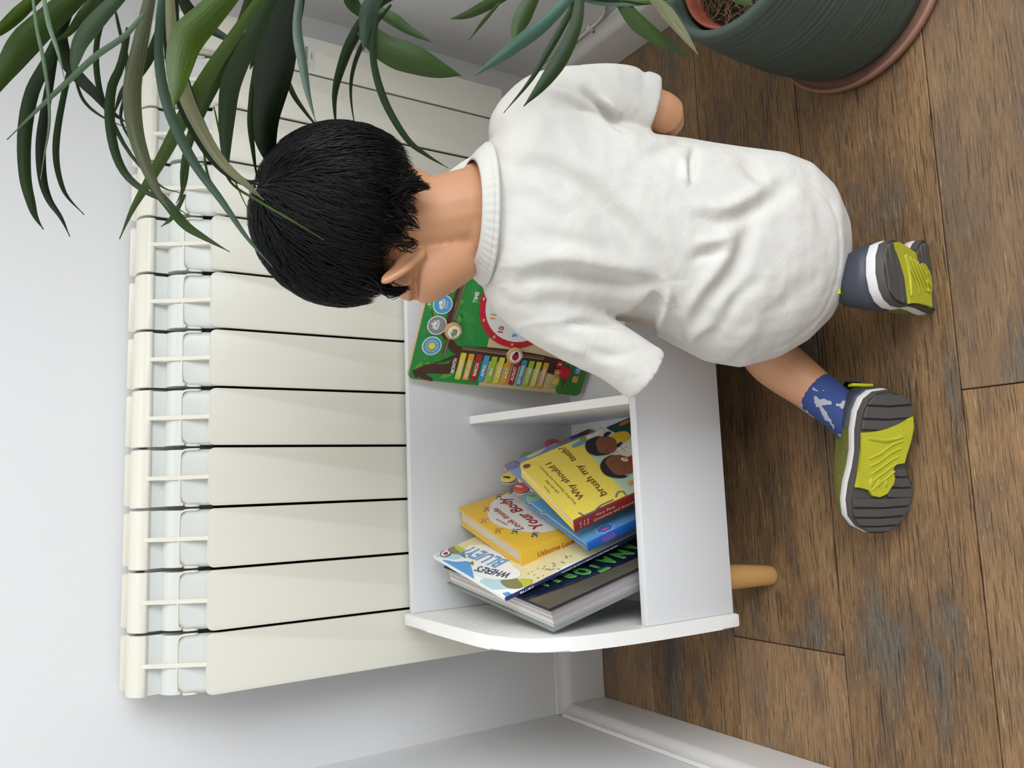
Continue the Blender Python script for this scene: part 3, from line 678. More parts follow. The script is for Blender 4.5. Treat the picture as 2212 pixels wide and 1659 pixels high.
# ------------------------------------------------------------------ calendar board
KA = np.array([.4183, -.140, .4374]); KA = KA + nz(CAM - KA) * .006; KU = nz([.8358, -.549, -.0025]); KV = nz([.0722, .1053, .9918]); KN = nz(np.cross(KU, KV)) 
KW, KH = .280, .298
kb = thing('calendar_board', 'green wooden childrens calendar and clock board with month tabs', 'calendar board', KA - KV * KH)
if KN @ (CAM - KA) < 0: KN = -KN
kf = (KA, KU, -KV, KN)       # x right, y DOWN
kt = (KA, KU, KV, KN)        # for text: y negative = down
prism('board', rrect(0, KW, 0, KH, .009, 5), -.006, mat('birch_ply_edge', '#d2b283', .55, noise=.2, nscale=60), kb, .0008, kf)
g1 = P_('board_green', '#1f8a3b', rough=.35); g2 = P_('board_leaf_green', '#57a43a', rough=.35); g3 = P_('board_leaf_dark', '#2f9140', rough=.35); br = P_('board_trunk_brown', '#47251a', rough=.4); tan = P_('board_tan', '#d0ba8c', rough=.4); g4 = P_('board_hill_green', '#3c7f2c', rough=.4)
decal('board_print', rrect(.0008, KW - .0008, .0008, KH - .0008, .0085, 5), kf, g1, kb, .0002)
decal('board_print', [(.0012, .116), (.081, .112), (.081, .19), (.2, .19), (.2, .112), (KW - .0012, .112), (KW - .0012, .256), (.0012, .256)], kf, tan, kb, .0004)
decal('board_print', rrect(.0012, KW - .0012, .250, KH - .0012, .008, 5), kf, g4, kb, .0006)
# trunk and branches
def band(pts, w0, w1):
    P = smoothpath([np.array(p, float) for p in pts], 24); a = []; b = []
    for i, p in enumerate(P):
        d = nz(P[min(i + 1, 23)] - P[max(i - 1, 0)]); nn = np.array([-d[1], d[0]]); ww = (w0 + (w1 - w0) * i / 23) / 2
        a.append(tuple(p + nn * ww)); b.append(tuple(p - nn * ww))
    return a + b[::-1]
decals('board_print', [band([(.0085, .0085), (.02, .030), (.024, .062), (.040, .072), (.050, .085)], .014, .020)], kf, br, kb, .0006)
decals('board_print', [band([(.052, .082), (.055, .13), (.052, .2), (.045, .25)], .020, .028)], kf, br, kb, .0007)
decals('board_print', [band([(.050, .085), (.062, .055), (.10, .042), (.16, .045)], .016, .004)], kf, br, kb, .0008)
decals('board_print', [band([(.066, .052), (.085, .030), (.11, .012)], .008, .001)], kf, br, kb, .0009)
decals('board_print', [band([(.045, .066), (.036, .05), (.030, .036)], .006, .001)], kf, br, kb, .00095)
decals('board_print', [band([(.008, .02), (-0.0 + .004, .034), (.0015, .040)], .009, .004)], kf, br, kb, .00065)
rs = random.Random(5); lv = []; lv2 = []
def leafshape(cx, cy, L, an):
    o = []
    for i in range(14):
        s = i / 13; o.append((s * L - L / 2, .22 * L * math.sin(math.pi * s) ** .8))
    for i in range(12, 0, -1):
        s = i / 13; o.append((s * L - L / 2, -.22 * L * math.sin(math.pi * s) ** .8))
    return [(cx + x * math.cos(an) - y * math.sin(an), cy + x * math.sin(an) + y * math.cos(an)) for x, y in o]
for (cx, cy, L, an) in ((.086, .078, .034, -.6), (.108, .070, .036, -1.1), (.064, .066, .015, -.6), (.108, .094, .02, -.8), (.150, .070, .03, -.3), (.16, .086, .02, .4), (.02, .013, .022, .4), (.022, .030, .024, -.7), (.030, .045, .018, -.5), (.040, .022, .020, .5), (.078, .009, .016, .2), (.108, .020, .02, .6), (.12, .008, .016, -.3), (.012, .062, .026, .9), (.014, .080, .02, -.2), (.128, .05, .02, 1.0), (.19, .075, .03, .3), (.21, .09, .03, -.5), (.23, .06, .03, .6), (.005, .05, .01, 0), (.055, .012, .02, -.3), (.19, .02, .02, .5), (.24, .03, .03, .2), (.105, .058, .02, .2), (.135, .085, .02, 1.3)):
    cx = min(max(cx, L * .5 + .002), KW - L * .5 - .002)
    (lv if rs.random() < .6 else lv2).append(leafshape(cx, cy, L, an))
decals('board_leaves', lv, kf, g2, kb, .0005); decals('board_leaves', lv2, kf, g3, kb, .0005)
# clock
red2 = P_('board_red', '#c01f2d', rough=.35)
CX_, CY_ = .1405, .152
decal('clock_ring', ell(CX_, CY_, .0705, .0705, 64), kf, red2, kb, .0011)
decal('clock_face', ell(CX_, CY_, .0605, .0605, 64), kf, P_('board_clock_white', '#e3e3e0', rough=.35), kb, .0013)
wh = P_('board_white', '#efefec', rough=.4)
for i in range(12):
    a = math.radians(30 * i); x = CX_ + .0655 * math.sin(a); y = CY_ - .0655 * math.cos(a)
    text('minute_lettering', str(5 * i if i else 60), kt, x, -y - .0015, .0032, wh, kb, None, 0, .02, .0016, center=True)
for i in range(12):
    a = math.radians(30 * i + 30); x = CX_ + .050 * math.sin(a); y = CY_ - .050 * math.cos(a)
    text('hour_lettering', str(i + 1), kt, x, -y - .004, .0085, P_('board_num_%d' % (i % 4), ['#3f9fd0', '#c01f2d', '#e09a2a', '#3a9a48'][i % 4]), kb, None, 0, .03, .0016, center=True)
for (an, ln) in ((10, .04), (60, .028)):
    a = math.radians(an); d = np.array([math.sin(a), -math.cos(a)]); pp = np.array([-d[1], d[0]]) * .003
    c = np.array([CX_, CY_]); prism('clock_hand', [tuple(c - pp), tuple(c + d * ln - pp * .4), tuple(c + d * ln + pp * .4), tuple(c + pp)], .002, red2, kb, 0, (KA + KN * .0015, KU, -KV, KN))
# weather icons
bl2 = P_('board_icon_blue', '#4a9fd6', rough=.35); gy = P_('board_icon_grey', '#878d90', rough=.35)
for i, (cx, cy, c) in enumerate(((.0572, .0253, bl2), (.0900, .0256, gy), (.1226, .0264, bl2), (.1550, .0275, gy), (.1875, .0275, bl2), (.2200, .0275, gy))):
    decal('weather_icon', ell(cx, cy, .0150, .0150, 32), kf, wh, kb, .0012); decal('weather_icon', ell(cx, cy, .0135, .0135, 32), kf, c, kb, .0014)
    if i == 0:
        decal('weather_icon', ell(cx, cy, .0052, .0052, 20), kf, P_('board_sun', '#f3dc3c'), kb, .0016)
        decals('weather_icon', [band([(cx + .0068 * math.cos(a), cy + .0068 * math.sin(a)), (cx + .0105 * math.cos(a), cy + .0105 * math.sin(a))], .0014, .0010) for a in np.linspace(0, 2 * math.pi, 15)[:-1]], kf, P_('board_sun', '#f3dc3c'), kb, .0016)
    else:
        decals('weather_icon', [ell(cx - .003, cy - .001, .0042, .0035, 14), ell(cx + .002, cy - .0025, .0042, .0042, 14), ell(cx + .0058, cy, .0028, .0026, 12), rrect(cx - .006, cx + .0075, cy - .001, cy + .003, .0015, 3)], kf, wh, kb, .0016)
        if i in (2, 4): decals('weather_icon', [band([(cx - .004 + .003 * k, cy + .005), (cx - .005 + .003 * k, cy + .0075)], .0010, .001) for k in range(4)], kf, wh, kb, .0016)
        if i == 1: decals('weather_icon', [band([(cx - .006, cy - .006), (cx + .001, cy - .0065), (cx + .003, cy - .0085), (cx + .0005, cy - .0095)], .0012, .001), band([(cx - .004, cy - .0045), (cx + .005, cy - .005), (cx + .008, cy - .007)], .0012, .001)], kf, wh, kb, .0017)
        if i in (3, 5): decals('weather_icon', [[(cx, cy + .003), (cx + .004, cy + .003), (cx + .001, cy + .0065), (cx + .003, cy + .0065), (cx - .001, cy + .011), (cx, cy + .0075), (cx - .002, cy + .0075)]], kf, P_('board_sun', '#f3dc3c'), kb, .0017)
text('board_lettering', 'WEATHER', kt, .118, -.0085, .0052, wh, kb, .034, 0, .03, .0012)
text('board_lettering', 'TIME', kt, .1325, -.0770, .0058, wh, kb, .017, 0, .03, .0012)
text('board_lettering', 'MONTH', kt, .0180, -.0700, .0056, wh, kb, .0235, 0, .03, .0012)
text('board_lettering', 'DATE', kt, .10, -.240, .0056, wh, kb, .018, 0, .03, .0012)
# slots (recessed slider tracks) with wooden slider pegs
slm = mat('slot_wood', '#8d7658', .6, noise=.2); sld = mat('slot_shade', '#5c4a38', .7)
def slot(x0, y0, x1, y1, w_=.0055):
    d = nz([x1 - x0, y1 - y0]); an = math.atan2(d[1], d[0]); L = math.hypot(x1 - x0, y1 - y0)
    pts = rrect(-w_ / 2, L + w_ / 2, -w_ / 2, w_ / 2, w_ * .48, 5); c, s = math.cos(an), math.sin(an)
    q = [(x0 + c * a - s * b, y0 + s * a + c * b) for a, b in pts]
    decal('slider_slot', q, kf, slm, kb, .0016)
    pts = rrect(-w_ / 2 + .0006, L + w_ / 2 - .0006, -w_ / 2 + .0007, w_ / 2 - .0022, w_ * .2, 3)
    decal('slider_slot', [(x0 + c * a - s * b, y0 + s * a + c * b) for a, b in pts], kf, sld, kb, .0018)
slot(.0475, .0462, .232, .0525); slot(.0604, .0755, .0592, .2105); slot(.0150, .2620, .250, .262); slot(.222, .0755, .222, .20)
sw = mat('slider_peg_wood', '#cfa978', .5, noise=.15, nscale=80)
def peg(cx, cy, bug):
    drop = [(cx + .0132 * math.cos(a) * (1 if math.cos(a) < 0 else 1.0), cy + .0128 * math.sin(a)) for a in np.linspace(0, 2 * math.pi, 36)[:-1]]
    s = prism('slider_peg', drop, .0075, sw, kb, .0025, (KA + KN * .002, KU, -KV, KN))
    f2 = (KA + KN * .0095, KU, -KV, KN)
    decal('peg_picture', ell(cx, cy, .0092, .0092, 26), f2, wh, s, .0002)
    if bug == 'bee':
        decal('peg_picture', ell(cx, cy, .0058, .0045, 18, 1.2), f2, P_('board_sun', '#f3dc3c'), s, .0005)
        decals('peg_picture', [[(cx - .0045, cy + y), (cx + .0045, cy + y), (cx + .0045, cy + y + .0012), (cx - .0045, cy + y + .0012)] for y in (-.0015, .0010, .0034)], f2, P_('print_black', '#22201c'), s, .0008)
        decals('peg_picture', [ell(cx - .005, cy + .001, .003, .0018, 12, .4), ell(cx - .0045, cy - .002, .0028, .0016, 12, -.5)], f2, bl2, s, .0010)
    else:
        decal('peg_picture', ell(cx, cy, .0068, .0056, 20), f2, red2, s, .0005)
        decals('peg_picture', [ell(cx + .0058, cy, .0024, .0030, 12), band([(cx - .0065, cy), (cx + .005, cy)], .0008, .0008)] + [ell(cx + a, cy + b, .0009, .0009, 8) for a, b in ((-.003, -.0025), (.001, -.003), (-.003, .0025), (.001, .003), (.0035, -.002))], f2, P_('print_black', '#22201c'), s, .0008)
peg(.0862, .0502, 'bee'); peg(.0595, .1590, 'ladybird')
# month tabs
mcols = ['#e2cf3c', '#e0a52f', '#b3222f', '#3f9cc6', '#9fc233', '#e0d03c', '#dfa32f', '#b3222f', '#3f9cc6', '#9fc233', '#e0d03c', '#dfa32f']
mon = 'JANUARY FEBRUARY MARCH APRIL MAY JUNE JULY AUGUST SEPTEMBER OCTOBER NOVEMBER DECEMBER'.split()
for i, (mn, c) in enumerate(zip(mon, mcols)):
    y0 = .0735 + i * .01287
    mm = P_('month_' + c.strip('#'), c, rough=.35)
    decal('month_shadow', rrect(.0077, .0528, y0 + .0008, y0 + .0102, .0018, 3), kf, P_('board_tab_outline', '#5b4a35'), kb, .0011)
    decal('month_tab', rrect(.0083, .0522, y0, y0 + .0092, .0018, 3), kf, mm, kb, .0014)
    wd = {3: .013, 4: .018, 5: .021, 6: .024, 7: .027, 8: .030, 9: .033}[len(mn)]
    text('month_lettering', mn, kt, .0275, -(y0 + .0072), .0052, wh, kb, wd, 0, .02, .0017, center=True)
for (x, y, s_, c) in ((.0155 + .007, .2450, '1', '#dcc24a'), (.0374, .2440, '2', '#c8922a'), (.0298, .2790, '17', '#c8922a'), (.052, .2440, '3', '#b3222f'), (.045, .2790, '18', '#3f9cc6')):
    decal('date_tab', rrect(x - .0062, x + .0062, y - .006, y + .006, .0018, 3), kf, P_('date_' + c.strip('#'), c), kb, .0014)
    text('date_lettering', s_, kt, x, -(y + .0028), .0062, wh, kb, None, 0, .01, .0017, center=True)
pg = prism('slider_peg', rrect(.032, .050, .247, .262, .003), .0075, red2, kb, .002, (KA + KN * .002, KU, -KV, KN))
decals('board_grass', [[(.012 + .004 * k, .256), (.0145 + .004 * k, .256), (.008 + .006 * k, .232)] for k in range(3)], kf, g2, kb, .0009)

# ------------------------------------------------------------------ pot, saucer, palm
PC = (.886, -.640, 0)
sc_ = lathe('saucer', [(.112, .0005), (.122, .001), (.1275, .006), (.1285, .012), (.127, .0155), (.1245, .016), (.1225, .0125), (.118, .0085), (.05, .008), (.0, .008)][:-1], PC, mat('terracotta_saucer', '#99705f', .75, noise=.25, nscale=60, bump=.2), None, 80)
tag(sc_, 'pinkish terracotta saucer on the floor under the green planter', 'saucer')
prof = []
def rad_at(z): return float(np.interp(z, [.0095, .03, .05, .1, .15, .2, .235], [.108, .117, .1195, .1235, .1225, .1195, .1165]))
for z in np.arange(.0095, .236, .0015):
    prof.append((rad_at(z) + .0002 * math.sin(z * 2 * math.pi / .0085) * (1 + math.sin(z * 90)) + .0002 * math.sin(z * 1500), z))
prof += [(.1150, .2400), (.1125, .2425), (.1080, .2430), (.1045, .2405), (.1035, .235), (.1025, .18), (.100, .05), (.095, .025)]
pot = lathe('planter', prof, PC, mat('green_glazed_planter', '#47544b', .6, noise=.45, nscale=14, stretch=(1, 1, 9), bump=.2, bscale=120), None, 110)
tag(pot, 'large dark green ribbed ceramic planter holding the palm', 'planter')
palm = thing('potted_palm', 'kentia palm with long arching dark green leaflets in a terracotta nursery pot', 'plant', (PC[0], PC[1], .03))
inner_c = (PC[0] - .004, PC[1] + .002, 0)
lathe('nursery_pot', [(.072, .026), (.0895, .205), (.0935, .212), (.0945, .222), (.0930, .2235), (.0905, .220), (.0885, .212), (.0870, .200), (.075, .198)], inner_c, mat('terracotta_plastic', '#96503f', .45), palm, 64)
# soil: bumpy disc with bark shreds
bm = bmesh.new(); r = bmesh.ops.create_grid(bm, x_segments=60, y_segments=60, size=.0865)
for v in list(bm.verts):
    if math.hypot(v.co.x, v.co.y) > .0862: bm.verts.remove(v)
for v in bm.verts:
    v.co = Vector((inner_c[0] + v.co.x, inner_c[1] + v.co.y, .203 + RNG.uniform(-.0022, .003)))
soil = fin('soil', bm, mat('dark_compost', '#241a12', .95, noise=.8, nscale=150), palm)
bm = bmesh.new()
for i in range(700):
    a = RNG.uniform(0, 6.28); rr = .083 * math.sqrt(RNG.uniform()); p = np.array([inner_c[0] + rr * math.cos(a), inner_c[1] + rr * math.sin(a), .206 + RNG.uniform(0, .004)])
    b = RNG.uniform(0, 6.28); L = RNG.uniform(.003, .010); d = np.array([math.cos(b), math.sin(b), RNG.uniform(-.3, .3)]) * L; q = np.array([-d[1], d[0], 0]) / L * .0006
    vs = [bm.verts.new(tuple(x)) for x in (p - d - q, p + d - q, p + d + q, p - d + q)] + [bm.verts.new(tuple(p + Z * .0008))]
    for f in ((0, 1, 4), (1, 2, 4), (2, 3, 4), (3, 0, 4)): bm.faces.new([vs[k] for k in f])
sh = fin('bark_mulch', bm, mat('bark_shreds', '#6a4c30', .9, noise=.7, nscale=60), palm); sh['kind'] = 'stuff'

def leafmat(name, c, c2, rough=.42, trans=.12, spec=.5):
    m = mat(name, c, rough, trans=trans, spec=spec)
    nt = m.node_tree; b = nt.nodes['Principled BSDF']
    at_ = nt.nodes.new('ShaderNodeUVMap'); sep = nt.nodes.new('ShaderNodeSeparateXYZ'); nt.links.new(at_.outputs[0], sep.inputs[0])
    mp = nt.nodes.new('ShaderNodeMapping'); mp.inputs['Scale'].default_value = (34, 2.5, 1); nt.links.new(at_.outputs[0], mp.inputs[0])
    n = nt.nodes.new('ShaderNodeTexNoise'); n.inputs['Scale'].default_value = 1.0; n.inputs['Detail'].default_value = 4; nt.links.new(mp.outputs[0], n.inputs['Vector'])
    rp = nt.nodes.new('ShaderNodeValToRGB'); rp.color_ramp.elements[0].position = .35; rp.color_ramp.elements[1].position = .68
    rp.color_ramp.elements[0].color = lin(c); rp.color_ramp.elements[1].color = lin(c2); nt.links.new(n.outputs['Fac'], rp.inputs[0]); nt.links.new(rp.outputs[0], b.inputs['Base Color'])
    bp = nt.nodes.new('ShaderNodeBump'); bp.inputs['Strength'].default_value = .25; bp.inputs['Distance'].default_value = .001; nt.links.new(n.outputs['Fac'], bp.inputs['Height']); nt.links.new(bp.outputs[0], b.inputs['Normal'])
    return m
LM = {'d': leafmat('leaf_dark_green', '#1a2c12', '#283f18', .45, .08, .4), 'k': leafmat('leaf_blackish_green', '#0d1a0a', '#18290f', .42, .03, .35), 'm': leafmat('leaf_mid_green', '#293f14', '#384f1b', .45, .08, .4),
      'b': leafmat('leaf_bright_green', '#33480c', '#455f14', .45, .10, .4), 'g': leafmat('leaf_grey_green', '#2a3e30', '#49604c', .38, .04, .5), 'o': leafmat('leaf_olive', '#2f3c27', '#656647', .45, .05, .4), 'p': leafmat('leaf_pale_sage', '#566e56', '#788f72', .42, .05, .4),
      't': leafmat('leaf_tan_streak', '#4a5839', '#8c8262', .5, .05, .4), 'c': leafmat('leaf_blue_green', '#355446', '#527362', .38, .04, .5)}
def leaflet(parent, pts, wpx, kind, d0, d1, twist=.35, peak=.35, fold=.35, blunt=0):
    n = 26; k = len(pts)
    P3 = [at(x, y, d0 + (d1 - d0) * (i / (k - 1))) for i, (x, y) in enumerate(pts)]
    P = smoothpath(P3, n); V = []; uv = []
    for i, p in enumerate(P):
        s = i / (n - 1); d = (p - CAM) @ F_
        tv = nz(P[min(i + 1, n - 1)] - P[max(i - 1, 0)]); view = nz(p - CAM)
        side = nz(np.cross(tv, view)); nrm = np.cross(side, tv)
        a = twist * (1 + .5 * math.sin(3 * s)); sv = math.cos(a) * side + math.sin(a) * nrm; up = np.cross(sv, tv)
        prof_ = (s / peak) ** .55 if s < peak else max(0, 1 - ((s - peak) / (1 - peak)) ** 1.7)
        if s < peak: prof_ = .45 + .55 * prof_
        ww = max(.0004, .46 * wpx * d / FPX * prof_)
        for q in (-1, -.55, 0, .55, 1):
            V.append(p + sv * ww * q + up * ww * fold * (abs(q) - .4) * (1 if q else 1)); uv.append((.5 + .5 * q, s))
    Fc = [(i * 5 + j, i * 5 + j + 1, (i + 1) * 5 + j + 1, (i + 1) * 5 + j) for i in range(n - 1) for j in range(4)]
    o = mesh('leaflet', V, Fc, LM[kind], parent, True)
    ul = o.data.uv_layers.new(name='UVMap'); li = np.empty(len(o.data.loops), int); o.data.loops.foreach_get('vertex_index', li)
    ul.data.foreach_set('uv', np.array(uv)[li].reshape(-1))
    return o
crown = np.array([PC[0], PC[1] + .005, .21])
def frond(path, r=.0042):
    return tube('frond_stem', path, r, mat('frond_stem_green', '#4f6a33', .45, noise=.2), palm, 8, None, lambda s: r * (1 - .65 * s))
o3 = lambda x, y, d: at(x, y, d)
F1 = frond([crown, crown + (-.03, -.01, .28), o3(900, -150, .60), o3(640, -75, .585), o3(330, -60, .57), o3(60, -70, .56)])
F2 = frond([crown + (.01, .01, 0), crown + (.0, .05, .3), o3(800, -160, .78), o3(640, -70, .80), o3(560, -60, .82)])
F3 = frond([crown + (-.01, -.01, 0), crown + (-.03, .0, .14), o3(1440, -60, .80), o3(1250, -38, .77), o3(1050, -40, .76), o3(860, -30, .75)])
F4 = frond([crown + (-.01, .01, 0), crown + (-.03, .02, .1), o3(1440, -8, .80), o3(1340, -3, .78), o3(1262, -8, .77)], .0045)
L1 = [  # (points, width px, material, depth at base, depth at tip, twist)
 ([(190, -30), (70, 80), (15, 150), (-40, 240)], 66, 'm', .56, .52, .25), ([(100, -25), (20, 50), (-30, 90)], 32, 'b', .55, .53, .3),
 ([(70, -20), (80, 60), (93, 120), (105, 200), (107, 270), (97, 330), (88, 388)], 13, 'p', .50, .49, .6), ([(92, -25), (106, 50), (125, 110), (139, 168)], 15, 'p', .51, .50, .5),
 ([(150, 30), (105, 130), (70, 200), (54, 290), (55, 380), (68, 440), (78, 470), (94, 496)], 32, 'd', .57, .60, .2), ([(128, 60), (105, 200), (90, 300), (92, 380), (106, 430), (132, 470), (151, 511)], 24, 'k', .58, .60, .3),
 ([(165, 100), (140, 200), (124, 290), (123, 350), (134, 400), (150, 430), (182, 464)], 18, 'd', .58, .62, .4), ([(165, -20), (133, 55), (140, 120), (165, 160), (209, 205), (239, 240), (278, 268)], 34, 'k', .56, .60, .2),
 ([(275, -25), (215, 35), (175, 85), (161, 130), (158, 164)], 42, 'd', .55, .55, -.3), ([(160, 160), (180, 215), (218, 250), (275, 277)], 9, 'd', .58, .60, .4),
 ([(310, 30), (270, 78), (210, 120), (160, 165), (105, 215), (60, 258), (15, 302)], 17, 'p', .53, .50, .4), ([(247, -10), (217, 60), (208, 120), (215, 190), (235, 245), (280, 330), (345, 400), (388, 416)], 15, 'd', .57, .62, .3),
 ([(278, 60), (262, 140), (242, 190), (238, 260), (250, 330), (275, 380), (318, 415), (365, 438), (408, 466)], 24, 'd', .57, .60, .25), ([(320, 395), (362, 440), (400, 485), (440, 512), (496, 544)], 25, 'm', .60, .62, .2),
 ([(330, -30), (305, 90), (287, 190), (293, 280), (315, 355), (342, 415), (368, 456)], 42, 'o', .54, .56, .2), ([(352, -30), (343, 100), (355, 200), (385, 285), (425, 360), (480, 435), (535, 515), (588, 576)], 27, 'g', .55, .60, .2),
 ([(372, -30), (372, 80), (390, 180), (425, 270), (470, 345), (525, 392), (562, 388)], 48, 'k', .56, .62, .15), ([(366, -30), (374, 90), (396, 190), (430, 270), (480, 350), (540, 405), (570, 432)], 34, 't', .54, .59, .15),
 ([(520, -40), (450, 35), (405, 85), (388, 140), (382, 190), (374, 234)], 74, 'b', .52, .50, .1), ([(580, -30), (505, 80), (455, 155), (405, 240), (360, 325), (320, 395), (285, 455), (258, 517)], 34, 'b', .56, .66, .15),
 ([(600, -30), (535, 100), (500, 180), (490, 260), (488, 330), (491, 385)], 46, 'd', .60, .66, .1), ([(545, -30), (520, 60), (475, 160), (440, 230), (412, 300), (395, 370), (392, 430)], 30, 'm', .60, .68, .3),
 ([(640, -40), (612, 60), (590, 160), (572, 250), (578, 320), (592, 372)], 92, 'k', .66, .80, .1), ([(650, -30), (643, 60), (655, 140), (665, 200), (682, 264)], 26, 'g', .56, .55, .3),
 ([(545, 180), (541, 260), (548, 330), (556, 392)], 16, 'd', .66, .76, .4), ([(600, 110), (628, 190), (655, 235), (700, 292)], 14, 'm', .74, .82, .3),
 ([(462, 230), (478, 300), (492, 350), (520, 420), (545, 470)], 6, 'b', .66, .70, .3), ([(437, 300), (450, 380), (480, 440), (528, 505)], 7, 'b', .68, .72, .3), ([(410, 300), (402, 380), (392, 420), (380, 440)], 12, 'm', .68, .72, .3),
 ([(400, 420), (372, 470), (348, 490)], 12, 'm', .66, .68, .2), ([(470, 330), (500, 395), (560, 435), (640, 482), (700, 519)], 7, 'b', .60, .64, .3),
 ([(250, 25), (260, 70), (275, 130), (272, 200), (262, 260), (300, 330), (345, 400)], 11, 'd', .60, .64, .4), ([(205, -10), (180, 30), (150, 70), (118, 90)], 22, 'm', .58, .56, .3),
 ([(345, 60), (330, 110), (300, 160), (265, 200), (245, 250)], 26, 'd', .58, .60, .3), ([(240, -20), (215, 15), (190, 60), (165, 110)], 30, 'd', .60, .60, .3)]
for pts, wp, kd, a, b, tw in L1: leaflet(F1, pts, wp, kd, a, b, tw)
L2 = [([(885, -25), (815, 10), (765, 80), (738, 145), (723, 210), (727, 290)], 27, 'd', .76, .85, .2), ([(845, 10), (795, 75), (766, 140), (758, 205), (769, 290)], 12, 'd', .77, .85, .3),
 ([(815, 30), (806, 120), (830, 215), (878, 298), (922, 335), (968, 363)], 19, 'd', .77, .85, .2), ([(780, 60), (835, 105), (900, 130), (950, 150), (996, 163)], 70, 'm', .78, .82, .1),
 ([(790, 10), (845, 38), (885, 65), (935, 92)], 30, 'm', .80, .82, .2), ([(750, -25), (765, 10), (800, 48)], 36, 'd', .78, .80, .2), ([(385, -20), (415, 30), (455, 62), (540, 110)], 34, 'k', .80, .84, .2),
 ([(830, -30), (800, 20), (790, 60), (785, 110)], 44, 'g', .76, .78, .3), ([(620, -20), (585, 40), (560, 100), (540, 150)], 50, 'd', .72, .76, .2)]
for pts, wp, kd, a, b, tw in L2: leaflet(F2, pts, wp, kd, a, b, tw)
L3 = [([(1130, -30), (1060, 8), (1010, 32), (972, 41)], 26, 'm', .76, .76, .2), ([(1080, 5), (1050, 40), (1032, 62), (1014, 86)], 10, 'm', .76, .76, .3),
 ([(1165, -30), (1135, 25), (1117, 65), (1112, 103)], 42, 'm', .76, .76, .1), ([(1255, -30), (1180, 48), (1120, 95), (1070, 132), (1022, 165)], 36, 'c', .75, .73, .2),
 ([(1252, -12), (1225, 40), (1185, 110), (1145, 175), (1088, 244)], 18, 'd', .76, .72, .2), ([(1254, -15), (1245, 50), (1218, 115), (1178, 175), (1131, 230)], 38, 'd', .75, .71, .1, .55)]
for l in L3: leaflet(F3, l[0], l[1], l[2], l[3], l[4], l[5], l[6] if len(l) > 6 else .35)
L4 = [([(1335, -5), (1375, 45), (1430, 88), (1493, 123)], 40, 'm', .78, .80, .2), ([(1408, -5), (1440, 25), (1475, 70), (1508, 118)], 30, 't', .77, .78, .2), ([(1255, -4), (1300, 4), (1370, 7), (1460, 2)], 18, 'g', .77, .79, .4),
 ([(1570, -30), (1600, -5), (1628, 12)], 30, 'm', .74, .74, .2)]
for pts, wp, kd, a, b, tw in L4: leaflet(F4, pts, wp, kd, a, b, tw)

# ------------------------------------------------------------------ the child
M_skin = mat('skin', '#c9946f', .5, noise=.08, nscale=25, sss=.25, bump=.04, bscale=400)
def cotton():
    m = mat('white_cotton_jersey', '#d6d3cc', .85, noise=.05, nscale=14, bump=.5, bscale=1400, spec=.15)
    nt = m.node_tree; b = nt.nodes['Principled BSDF']
    bp = [n for n in nt.nodes if n.type == 'BUMP'][0]; bp.inputs['Distance'].default_value = .0004
    tc = [n for n in nt.nodes if n.type == 'TEX_COORD'][0]
    n = nt.nodes.new('ShaderNodeTexNoise'); n.inputs['Scale'].default_value = 24; n.inputs['Detail'].default_value = 4; n.inputs['Distortion'].default_value = .5
    nt.links.new(tc.outputs['Object'], n.inputs['Vector'])
    b2 = nt.nodes.new('ShaderNodeBump'); b2.inputs['Strength'].default_value = .6; b2.inputs['Distance'].default_value = .0045
    nt.links.new(n.outputs['Fac'], b2.inputs['Height']); nt.links.new(bp.outputs[0], b2.inputs['Normal']); nt.links.new(b2.outputs[0], b.inputs['Normal'])
    return m
M_cloth = cotton()
child = thing('person', 'small child with black hair kneeling in a white t-shirt, seen from behind', 'person', (.42, -.58, 0))
# head frame
yaw = math.radians(35); pit = math.radians(21)
f0 = np.array([-math.sin(yaw), math.cos(yaw), 0]); HF = nz(math.cos(pit) * f0 - math.sin(pit) * Z); HU = nz(math.sin(pit) * f0 + math.cos(pit) * Z)
tiltv = math.radians(-4); HR = np.cross(HF, HU); HU = math.cos(tiltv) * HU + math.sin(tiltv) * HR; HR = np.cross(HF, HU)
HC = at(742, 468, .805)
HA, HB, HCz = .0725, .083, .080        # semi axes right / forward / up
# torso rings measured along the back: image x, image y top / bottom, depth of centre, half thickness
TR = [(1022, 352, 566, .850, .050), (1050, 318, 618, .855, .060), (1085, 262, 672, .862, .070), (1130, 235, 695, .872, .080), (1200, 240, 700, .885, .088), (1300, 268, 688, .903, .092), (1400, 300, 702, .922, .096),
      (1460, 306, 745, .935, .100), (1530, 318, 782, .950, .106), (1600, 328, 794, .965, .108), (1680, 337, 772, .975, .104), (1740, 358, 738, .982, .096), (1790, 402, 690, .986, .080), (1826, 470, 620, .988, .045)]
def tring(px, yt, yb, d, b, shrink=0.0, n=32, p=2.35):
    c = at(px, (yt + yb) / 2, d); A = (at(px, yt, d) - at(px, yb, d)) / 2; la = np.linalg.norm(A); A = A / la * (la - shrink)
    B = nz(ray(px, (yt + yb) / 2)); B = nz(B - (B @ nz(A)) * nz(A)) ; B = nz(B + .25 * Z); B = B * (b - shrink)
    out = []
    for k in range(n):
        t_ = 2 * math.pi * k / n; cs, sn = math.cos(t_), math.sin(t_)
        out.append(c + A * math.copysign(abs(cs) ** (2 / p), cs) + B * math.copysign(abs(sn) ** (2 / p), sn))
    return out
bm = bmesh.new()
add_ell(bm, HC, HR * HA, HF * HB, HU * HCz, 28)
add_ell(bm, HC + HF * .022 - HU * .058, HR * .062, HF * .060, HU * .058, 22)     # face / jaw
add_ell(bm, HC + HF * .050 - HU * .088, HR * .032, HF * .028, HU * .026, 16)      # chin
